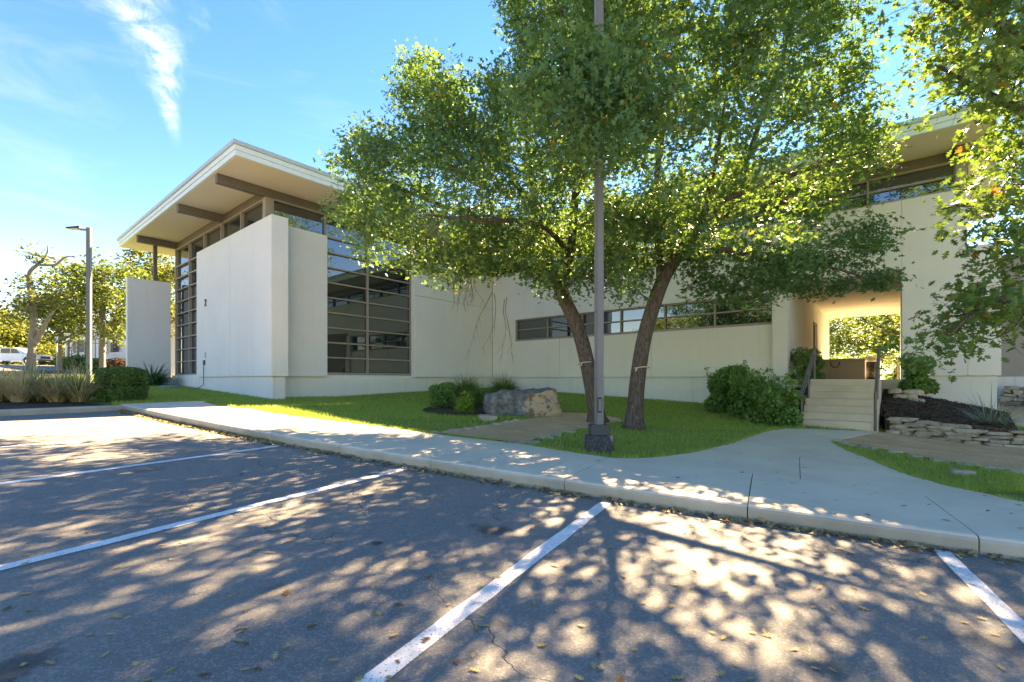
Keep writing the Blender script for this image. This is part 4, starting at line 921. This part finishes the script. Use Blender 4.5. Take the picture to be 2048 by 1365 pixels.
# the half-bare tree
x, y = on(62, 30); zb = gl(x, y)-.05; bt = Vector((x, y, zb))
lb = [([bt, ray(64, 690, 30), ray(68, 640, 30), ray(60, 575, 30), ray(60, 545, 30), ray(75, 530, 30)], [.25, .22, .19, .15, .12, .09]), ([ray(67, 690, 30), ray(80, 670, 30), ray(95, 640, 30), ray(110, 620, 30)], [.18, .16, .12, .04]), ([ray(75, 530, 30), ray(85, 520, 30.2), ray(95, 505, 30.3), ray(95, 490, 30.3)], [.1, .08, .05, .02]), ([ray(75, 530, 30), ray(110, 530, 30), ray(130, 515, 30), ray(155, 513, 30)], [.09, .07, .05, .012])]
eb = [(tuple(ray(95, 510, 30.2)), (1.1, 1.0, .8)), (tuple(ray(60, 600, 30)), (1.3, 1.3, 2.0)), (tuple(ray(88, 585, 30)), (1.5, 1.3, 1.4))]
make_tree('half_bare_tree', 'thick grey forked trunk with a bare twisted top left of the lamp post', bt, lb, eb, 40, 34, .2, DIA, M_FARL, M_BARKG, None, .3, None, seed=31, flare=1.25)
x, y = on(5, 80); ft = bg_tree(x, y, 10.5, 5.5, 'far green tree beyond the pickup at the left edge', M_FARL, 41, 190, 55, .5, group='trees beyond the drive', cr=.9, zc=.48, z=zp(x, y)-.6)
for i, (px, t_, s_, lab) in enumerate([(38, 84, .8, 'far green tree behind the cab of the pickup'), (70, 90, .85, 'far tree beyond the bonnet of the pickup'), (-30, 76, 1.1, 'tall far tree at the very left edge'), (100, 92, .75, 'far tree seen between the trunks left of the hedge'), (128, 96, .85, 'far tree behind the small white sign'), (160, 100, .9, 'farthest tree behind the pale side building'), (55, 100, 1.0, 'far tree rising behind the forked grey trunk')]):
    x, y = on(px, t_); copy_tree(ft, (x, y, zp(x, y)-.6), i*1.3, s_, lab, 'trees beyond the drive')
PSH = []
# sunlit trees past the passage
pt = bg_tree(*B(45, -16.5, 0).to_2d(), 9.5, 4.4, 'sunlit yellow-green tree framed by the passage', M_PASS, 51, 190, 60, .24, M_BARK, z=.8, lean=1.2, zc=.5, cr=.5, group='trees past the passage')
for i, (u_, w_, s_, lab) in enumerate([(47, -10, .95, 'dark leafy tree at the left of the passage view'), (50, -20, 1.0, 'sunlit tree at the right of the passage view'), (56, -14, 1.15, 'farthest tree closing the view through the passage'), (46, -26, 1.0, 'tree half hidden behind the right column')]):
    q = B(u_, w_, .2); copy_tree(pt, tuple(q), 1.1+i*1.7, s_, lab, 'trees past the passage')
for i, (u_, w_, lab) in enumerate([(31, -13.6, 'sunlit low shrub at the left beyond the passage'), (32, -16.4, 'sunlit low shrub in the middle beyond the passage'), (31, -19.2, 'sunlit low shrub at the right beyond the passage')]): PSH.append((u_, w_, lab, 400+i))
tag(sheet('far_grass', [B(25, -30, 0).to_2d(), B(25, 0, 0).to_2d(), B(75, 15, 0).to_2d(), B(75, -50, 0).to_2d()], lambda x, y: 1.05, M_TURF, step=3), kind='structure')
# trees across the lot, seen in the glass
for i, (x, y, s_, lab) in enumerate([(-27, 2, .9, 'yellowing tree across the lot mirrored in the left strip window'), (-33, -5, 1.05, 'yellowing tree across the lot mirrored mid strip window'), (-24, -11, .95, 'yellowing tree across the lot mirrored in the right strip window'), (-38, -16, 1.15, 'tall yellowing tree across the lot behind the viewer'), (-30, -24, 1.1, 'yellowing tree farthest behind the viewer')]):
    copy_tree(ty, (x, y, zp(x, y)), i*1.9, s_, lab, 'trees across the lot')
# ------------------------------------------------------------------ shrubs and grasses
def shrub(name, label, c, rx, ry, h_, n, ls, mat, shape=DIA, core=True, boxy=.0, cat='shrub', group=None, lumps=0, seed=1, multi=0):
    rs = np.random.RandomState(seed); root = empty(name, tuple(c)); tag(root, label, cat, group)
    v = rs.normal(size=(n, 3)); v /= np.linalg.norm(v, axis=1)[:, None]
    if boxy: v = np.sign(v)*np.abs(v)**(1-boxy); v /= np.max(np.abs(v), axis=1)[:, None]**boxy
    rr = 1-.22*rs.rand(n)**2
    if lumps:
        dirs = rs.normal(size=(lumps, 3)); dirs /= np.linalg.norm(dirs, axis=1)[:, None]; f_ = np.max(v @ dirs.T, axis=1); rr = rr*(.72+.32*np.clip((f_-.6)/.4, 0, 1)+.05*rs.rand(n))
    if multi:
        cs = np.stack([rs.uniform(-.5, .5, multi), rs.uniform(-.5, .5, multi), rs.uniform(-.35, .75, multi)], 1); cs[:multi//2, 2] = -.62; sz = rs.uniform(.32, .6, multi); which = rs.randint(0, multi, n)
        v = v*sz[which][:, None]/rr[:, None]*(1-.3*rs.rand(n)**2)[:, None]+(cs/rr[0]*rr[0])[which]/rr[:, None]
    P = v*rr[:, None]*np.array([rx, ry, h_/2])+np.array([0, 0, h_/2]); P = P[P[:, 2] > .01]
    V, k_ = leaf_cloud(P, ls, shape, up=.2)
    fo = link_mesh('foliage', raw_mesh('foliage', V, k_), mat, root); tag(fo, kind='stuff')
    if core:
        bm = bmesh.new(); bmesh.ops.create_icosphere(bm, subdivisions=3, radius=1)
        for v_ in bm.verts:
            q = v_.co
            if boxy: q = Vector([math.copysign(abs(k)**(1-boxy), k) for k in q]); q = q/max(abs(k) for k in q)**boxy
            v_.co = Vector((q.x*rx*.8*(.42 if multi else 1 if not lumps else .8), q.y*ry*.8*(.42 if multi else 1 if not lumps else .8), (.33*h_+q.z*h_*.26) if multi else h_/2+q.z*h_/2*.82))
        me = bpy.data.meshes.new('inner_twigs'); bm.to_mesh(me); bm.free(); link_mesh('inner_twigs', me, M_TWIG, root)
    else:
        mb = MB()
        for i in range(14):
            a = rs.uniform(0, 6.28); k2 = rs.uniform(.2, .85); mb.tube([(0, 0, 0), (math.cos(a)*rx*k2*.5, math.sin(a)*ry*k2*.5, h_*.4), (math.cos(a)*rx*k2, math.sin(a)*ry*k2, h_*.85)], [.012, .009, .004], 4, cap=False)
        o = mb.v; mb.v = [(a_[0]+c[0], a_[1]+c[1], a_[2]+c[2]) for a_ in o]; mb.build('stems', M_BARK, root)
    return root
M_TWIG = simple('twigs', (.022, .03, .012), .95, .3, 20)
def blade_clump(name, label, c, n, L_, wd, spread, mat, droop=.6, cat='grass', group=None, seed=1, mat2=None, f2=0., rbase=.12):
    rs = np.random.RandomState(seed); root = empty(name, tuple(c)); tag(root, label, cat, group)
    def mk(n, L_):
        a = rs.rand(n)*2*np.pi; el = np.pi/2-spread*np.sqrt(rs.rand(n)); ln = L_*(.6+.55*rs.rand(n)); K_ = 6
        b = np.stack([np.cos(a), np.sin(a), np.zeros(n)], 1); pos = b*(rbase*rs.rand(n))[:, None]; d = b*np.cos(el)[:, None]+np.array([0, 0, 1])*np.sin(el)[:, None]
        side = np.stack([-np.sin(a), np.cos(a), np.zeros(n)], 1); w_ = wd*(.7+.6*rs.rand(n)); L_pts = []
        for j in range(K_+1):
            L_pts.append(pos.copy()); pos = pos+d*(ln/K_)[:, None]; d = d+np.array([0, 0, -1])*(droop*(.5+rs.rand(n))/K_*(1+j*.35))[:, None]; d /= np.linalg.norm(d, axis=1)[:, None]
        V = []
        for j in range(K_):
            w0 = w_*(1-(j/K_)**2); w1 = w_*(1-((j+1)/K_)**2)+.0004
            V.append(np.stack([L_pts[j]-side*w0[:, None], L_pts[j]+side*w0[:, None], L_pts[j+1]+side*w1[:, None], L_pts[j+1]-side*w1[:, None]], 1))
        V = np.stack(V, 1).reshape(-1, 3); V[:, 2] = np.maximum(V[:, 2], .005); return V
    n2 = int(n*f2)
    me = raw_mesh('blades', mk(n-n2, L_), 4); bm = bmesh.new(); bm.from_mesh(me); bmesh.ops.remove_doubles(bm, verts=bm.verts, dist=1e-6); bm.to_mesh(me); bm.free()
    tag(link_mesh('blades', me, mat, root), kind='stuff')
    if n2: tag(link_mesh('dry_blades', raw_mesh('dry_blades', mk(n2, L_*1.02), 4), mat2, root), kind='stuff')
    return root
def low(v, dz): return Vector((v.x, v.y, v.z+dz))
q = at(208, 806, mz); shrub('clipped_hedge', 'dark green clipped rounded hedge at the end of the island', Vector((q.x-.02, q.y+.6, q.z-.02)), .44, .55, 1.0, 20000, .05, M_HEDGE, boxy=.35, cat='hedge', seed=2)
for i, (px, py, L_, f2, lab) in enumerate([(18, 806, 1.0, .9, 'straw-coloured ornamental grass at the left edge of the island'), (62, 804, .95, .25, 'green ornamental grass between the two straw clumps'), (95, 806, .85, .85, 'pale straw ornamental grass in the middle of the island'), (140, 806, 1.15, .45, 'green and straw fountain grass nearest the clipped hedge'), (38, 797, 1.15, .5, 'taller mixed grass behind the front clumps at the left'), (112, 796, 1.1, .4, 'green grass behind the middle straw clump'), (-25, 804, 1.1, .7, 'straw grass cut by the left frame edge')]):
    q = at(px, py, mz); blade_clump('ornamental_grass', lab, Vector((q.x, q.y+.25, q.z)), 800, L_, .007, .75, M_FOUNT, 1.0, 'grass', 'ornamental grasses on the island', 60+i, M_STRAW, f2, .16)
q = at(305, 772, gl); blade_clump('lily_clump', 'dark green strappy clump at the foot of the screen wall', q, 420, 1.35, .018, .95, M_STRAP, 1.3, 'plant', None, 71, rbase=.35)
q = at(341, 777, gl); lid = empty('utility_lid', tuple(q)); tag(lid, 'pale green low utility cover on the grass by the plinth', 'cover')
MB().tube([low(q, -.02), low(q, .07), low(q, .12), low(q, .13)], [.42, .42, .34, .1], 20).build('cover', M_GREENLID, lid); MB().tube([low(q, .128), low(q, .15)], [.1, .09], 12).build('knob', M_GREENLID, lid)
q = at(882, 818, gl); shrub('round_shrub', 'rounded green shrub at the left of the mulch circle', Vector((q.x, q.y+.15, q.z)), .5, .5, .86, 6200, .07, M_SHRUB, multi=14, seed=5)
q = at(932, 827, gl); shrub('round_shrub', 'small lime-green shrub in front of the round one beside the boulder', Vector((q.x, q.y+.1, q.z)), .37, .37, .58, 3600, .065, M_LIMEL, multi=10, seed=6)
for i, (px, py, L_, dy, lab) in enumerate([(930, 799, 1.2, .3, 'fine green grass clump left behind the boulder'), (1008, 796, 1.2, .3, 'fine green grass clump right behind the boulder against the wall'), (962, 815, .95, .15, 'fine green grass clump between the lime shrub and the boulder')]):
    q = at(px, py, gl); blade_clump('grass_clump', lab, Vector((q.x, q.y+dy, q.z)), 1500, L_, .006, .85, M_FOUNT, 1.1, 'grass', 'fine grass clumps round the boulder', 80+i, rbase=.25)
OV = np.array([(0, 0), (.2, .22), (.5, .33), (.8, .2), (1, 0), (.8, -.2), (.5, -.33), (.2, -.22)])
bx = [(1462, 828, .72, 1.55, 'leafy bush with upright shoots against the cream wall'), (1512, 842, .62, 1.35, 'middle leafy bush between its two neighbours left of the steps'), (1560, 854, .66, 1.30, 'front leafy bush touching the left side of the steps')]
for i, (px, py, r_, h_, lab) in enumerate(bx):
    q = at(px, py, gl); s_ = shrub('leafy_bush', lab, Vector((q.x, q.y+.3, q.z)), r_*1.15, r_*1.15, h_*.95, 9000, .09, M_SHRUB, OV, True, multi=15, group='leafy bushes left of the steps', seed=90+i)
    # upright shoots
    rs = np.random.RandomState(200+i); P = []
    for _ in range(20):
        a = rs.rand()*6.28; k_ = rs.rand()**.5*r_*.85; L_ = rs.uniform(.35, .75); z0 = h_*.62
        for j in range(26): f_ = rs.rand(); P.append((math.cos(a)*k_*(1+f_*.1)+rs.normal()*.045, math.sin(a)*k_*(1+f_*.1)+rs.normal()*.045, z0+f_*L_))
    V, k_ = leaf_cloud(np.array(P), .085, OV, up=.2); tag(link_mesh('shoots', raw_mesh('shoots', V, k_), M_SHRUB, s_), kind='stuff')
shrub('round_shrub', 'rounded green shrub at the top left of the steps', B(12.3, -13.75, 1.2), .6, .55, 1.15, 5200, .07, M_SHRUB, multi=12, seed=7)
shrub('round_shrub', 'dark green shrub behind the right handrail beside the column', B(11.0, -16.5, .95), .52, .52, 1.05, 5200, .07, M_SHRUB, multi=12, seed=8)
q = at(2000, 885, gl); blade_clump('red_yucca', 'spiky blue-green yucca spilling over the stone wall', Vector((q.x, q.y+.2, q.z+.3)), 190, 1.0, .008, 1.25, M_YUCCA, .55, 'plant', None, 101, rbase=.2)
q = B(13.2, -19.6, .4); blade_clump('grass_clump', 'green grass clump at the right edge before the taupe wall', q, 700, .9, .007, 1.0, M_FOUNT, 1.0, 'grass', None, 102, rbase=.25)
for u_, w_, lab, sd_ in PSH: shrub('far_shrub', lab, B(u_, w_, 1.0), 1.7, 1.5, 2.3, 3000, .16, M_PASS, multi=14, group='shrubs beyond the passage', seed=sd_)
# ------------------------------------------------------------------ far building, pickup, signs on the left
fb = empty('side_building', tuple(ray(240, 725, 46))); tag(fb, 'pale low building with ramp and canopy beyond the hedge', 'building')
def F(px, t_, z): x, y = on(px, t_); return Vector((x, y, z))
def fbox(px0, t0, px1, t1_, z0, z1, dep, name, mat, par=fb):
    a, b = F(px0, t0, z0), F(px1, t1_, z0); d = Vector((b.x-a.x, b.y-a.y, 0)).normalized(); n = Vector((-d.y, d.x, 0))*dep
    if n.y < 0: n = -n
    return MB().hexa([a, b, b+n, a+n]+[Vector((p.x, p.y, z1)) for p in (a, b, b+n, a+n)]).build(name, mat, par)
zf = EYE+(HY-724)/FPX*46
fwall = fbox(130, 56, 300, 44, zf-1.5, zf+3.9, 8, 'wall', M_WALL)
fbox(218, 46.6, 300, 43.3, zf-1.4, zf+.95, .3, 'plinth', M_PLINTH)
froof = fbox(110, 57, 305, 42.0, zf+3.9, zf+4.35, 9, 'roof', M_FASCIA); fbox(122, 55.4, 186, 50.2, zf+2.7, zf+3.0, 3, 'canopy', M_FASCIA)
wn = fbox(201, 48.4, 221, 47.0, zf+.9, zf+3.3, .2, 'window', M_BRONZE)
for i in range(2):
    for j in range(4): fbox(202.5+i*6, 48.2-i*.42, 207.5+i*6, 47.85-i*.42, zf+1.05+.56*j, zf+1.53+.56*j, .05, 'pane', M_GLASS, wn)
w2 = fbox(145, 54, 170, 52, zf+1.4, zf+3.2, .2, 'window', M_BRONZED)
for px in (133, 152, 168): fbox(px, 53-(px-133)*.06, px+2.2, 52.9-(px-133)*.06, zf-1.2, zf+2.7, .2, 'canopy_post', M_BRONZE)
rp = empty('ramp_railing', tuple(F(170, 46, zf))); tag(rp, 'grey ramp railing rising to the side building', 'railing')
for dz in (.0, .45): MB().bar(F(140, 47.5, zf+.75+dz), F(184, 45.5, zf+1.75+dz), .06, .06).build('rail', M_RAIL, rp); MB().bar(F(184, 45.5, zf+1.75+dz), F(199, 45, zf+1.75+dz), .06, .06).build('rail', M_RAIL, rp)
for px in (143, 157, 170, 184, 191, 198): MB().bar(F(px, 46.5-(px-143)*.025, zf-.3), F(px, 46.5-(px-143)*.025, zf+1.2+(min(px, 184)-140)/44*.98), .05, .05).build('post', M_RAIL, rp)
for i, (px, t_, rx, h_, mt, lab) in enumerate([(158, 43, 1.6, 1.5, M_HEDGE, 'dark low shrub under the ramp railing'), (137, 43, 1.0, 1.3, M_HEDGE, 'dark shrub left of the ramp foot'), (194, 42, 1.2, 1.2, M_SHRUB, 'green shrub right of the lamp post before the side building'), (238, 39, 1.5, 1.0, M_REDL, 'reddish low shrub at the plinth of the side building')]):
    x, y = on(px, t_); shrub('far_shrub', lab, Vector((x, y, max(zp(x, y), zf-.9 if t_ < 50 else 0)-.1)), rx, rx*.7, h_, 1800, .16, mt, lumps=20, seed=110+i)
q = F(114, 40, 0); zg = zp(q.x, q.y); sg = empty('small_sign', (q.x, q.y, zg)); tag(sg, 'small white sign plate on a thin post right of the forked trunk', 'sign')
MB().bar(Vector((q.x, q.y, zg)), Vector((q.x, q.y, zg+3.0)), .06, .06).build('post', M_PLATE, sg); MB().box(q.x-.16, q.x+.16, q.y-.05, q.y-.03, zg+2.3, zg+3.0).build('sign_plate', M_FASCIA, sg)
def pickup():
    c = F(33, 55, 0); c.z = zp(c.x, c.y); r = empty('pickup_truck', tuple(c)); tag(r, 'white crew-cab pickup truck parked at the left edge', 'truck')
    d = Vector((math.cos(R(6)), math.sin(R(6)), 0)); n = Vector((-d.y, d.x, 0))
    def W(x, y, z): return c+(d*x+n*y+Vector((0, 0, z)))*1.05
    def prof(pts, y0, y1, name, mat, par=r, bev=0): 
        k_ = len(pts); return MB().add([W(x, y0, z) for x, z in pts]+[W(x, y1, z) for x, z in pts], [tuple(range(k_)), tuple(range(2*k_-1, k_-1, -1))]+[(i, (i+1) % k_, k_+(i+1) % k_, k_+i) for i in range(k_)]).build(name, mat, par, bev=bev)
    arch = lambda cx: [(cx+.5*math.cos(a), .42+.5*math.sin(a)) for a in np.linspace(0, math.pi, 9)]
    body = [(-2.9, .5), (-2.3, .45)]+list(reversed(arch(-1.75)))+list(reversed(arch(1.95)))+[(2.6, .42), (2.92, .5), (2.95, .95), (2.85, 1.12), (1.25, 1.2), (-.95, 1.22), (-2.9, 1.22)]
    body = [(-2.9, .5)]+[p for p in reversed(arch(-1.75))]+[p for p in reversed(arch(1.95))]+[(2.92, .48), (2.96, .95), (2.85, 1.13), (1.25, 1.22), (-2.9, 1.24)]
    bd = prof(body, -.98, .98, 'body', M_WHITE, bev=.02)
    cab = prof([(-1.0, 1.2), (1.35, 1.2), (.75, 1.82), (.45, 1.9), (-.75, 1.9), (-.95, 1.8)], -.86, .86, 'cab', M_WHITE, bev=.03)
    for s_ in (-1, 1):
        prof([(.18, 1.27), (1.12, 1.27), (.7, 1.75), (.18, 1.8)], s_*.865, s_*.88, 'side_window', M_CARG, cab); prof([(-.85, 1.27), (.1, 1.27), (.1, 1.8), (-.8, 1.8)], s_*.865, s_*.88, 'side_window', M_CARG, cab)
        for x in (.25, -.8): prof([(x, 1.02), (x+.22, 1.02), (x+.22, 1.07), (x, 1.07)], s_*.985, s_*1.01, 'door_handle', M_RIM, bd)
        prof([(2.72, .88), (2.97, .86), (2.965, 1.02), (2.75, 1.06)], s_*.7, s_*.992, 'headlight', M_LENS, bd)
        for x in (-1.75, 1.95):
            a = W(x, s_*.72, .4); b = W(x, s_*.99, .4); ty_ = MB().tube([a, b], .4, 20).build('tyre', M_TYRE, r, smooth=False); MB().tube([W(x, s_*.985, .4), W(x, s_*1.0, .4)], [.27, .22], 14).build('rim', M_RIM, ty_)
    prof([(2.93, .45), (3.0, .45), (3.0, .62), (2.93, .62)], -.9, .9, 'bumper', M_POLED, bd); prof([(2.955, .68), (2.985, .68), (2.98, .98), (2.955, .98)], -.6, .6, 'grille', M_BLACK, bd)
pickup()
# ------------------------------------------------------------------ fallen leaves
LM = []
for s_ in range(4):
    r_ = np.random.RandomState(300+s_); sh = OAK*np.array([1, 1+.3*r_.rand()]); z = .12*np.abs(sh[:, 1])*r_.uniform(.3, 1.4)+.08*sh[:, 0]**2*r_.uniform(-.3, 1.2)+r_.rand(len(sh))*.02
    V = np.stack([sh[:, 0]-.5, sh[:, 1], z-z.min()], 1); me = raw_mesh('fallen_leaf', V, len(sh)); me.materials.append(M_DRY); LM.append(me)
rl = random.Random(77)
def fallen(x, y, z, s_, lab, grp):
    o = bpy.data.objects.new('fallen_leaf', rl.choice(LM)); COL.objects.link(o); o.location = (x, y, z); o.rotation_euler = (rl.uniform(-.15, .15), rl.uniform(-.15, .15), rl.uniform(0, 6.28)); o.scale = (s_, s_*rl.uniform(.6, 1), s_); tag(o, lab, 'leaf', grp)
LOTLAB = ['dry tan leaf on the asphalt right of the rightmost white line', 'dry tan leaf on the asphalt of the stall at the right', 'dry tan leaf on the asphalt of the middle stall', 'dry tan leaf on the asphalt of the stall left of the middle', 'dry tan leaf in the second stall from the island', 'dry tan leaf in the stall next to the island', 'dry tan leaf between the last white line and the island kerb']
n = 0; kpoly = [tuple(p) for p in lot]
while n < 150:
    q = at(rl.uniform(0, 2048), 850+515*rl.random()**.8)
    if not pip((q.x, q.y), kpoly): continue
    fallen(q.x, q.y, q.z+.006, rl.uniform(.04, .075), LOTLAB[int(np.searchsorted(sorted(K0s), KV@np.array((q.x, q.y))))], 'fallen leaves scattered on the asphalt'); n += 1
wl_ = [tuple(p) for p in [SK(kerbS(K)+.1, K) for K in np.linspace(-3, 13, 30)]+[SK(backS(K), K) for K in np.linspace(13, -3, 30)]]; pth = [tuple(p) for p in tA], [tuple(p) for p in tB]
n = 0
while n < 60:
    q = at(rl.uniform(900, 2048), rl.uniform(880, 1090), wz)
    if not (pip((q.x, q.y), wl_) or pip((q.x, q.y), pth[0]) or pip((q.x, q.y), pth[1])): continue
    fallen(q.x, q.y, q.z+.004, rl.uniform(.05, .09), 'single brown leaf lying on the pale concrete walk', 'fallen leaves scattered on the walk'); n += 1
n = 0
while n < 45:
    q = at(rl.uniform(500, 1560), rl.uniform(790, 915), gl)
    if not pip((q.x, q.y), lp): continue
    fallen(q.x, q.y, q.z+.045, rl.uniform(.06, .09), 'single tan leaf lying on the lawn grass', 'fallen leaves scattered on the lawn'); n += 1
P = []
for K in np.concatenate([RS.uniform(-3, 14.2, 1500), RS.uniform(7, 14.2, 1400), RS.uniform(12.4, 14.25, 700)]):
    dS = abs(RS.normal())*.07+.02; p = SK(kerbS(K)-dS, K); P.append((p.x, p.y, zp(p.x, p.y)+.012+.03*RS.rand()*math.exp(-dS*12)))
V, k_ = leaf_cloud(np.array(P), .07, OAKL, up=2.5, fold=.4); tag(link_mesh('leaf_litter', raw_mesh('leaf_litter', V, k_), M_DRY), 'drift of dry tan leaves along the foot of the kerb', 'leaves', kind='stuff')
for o in SC.objects:
    if '_o' in o: del o['_o']
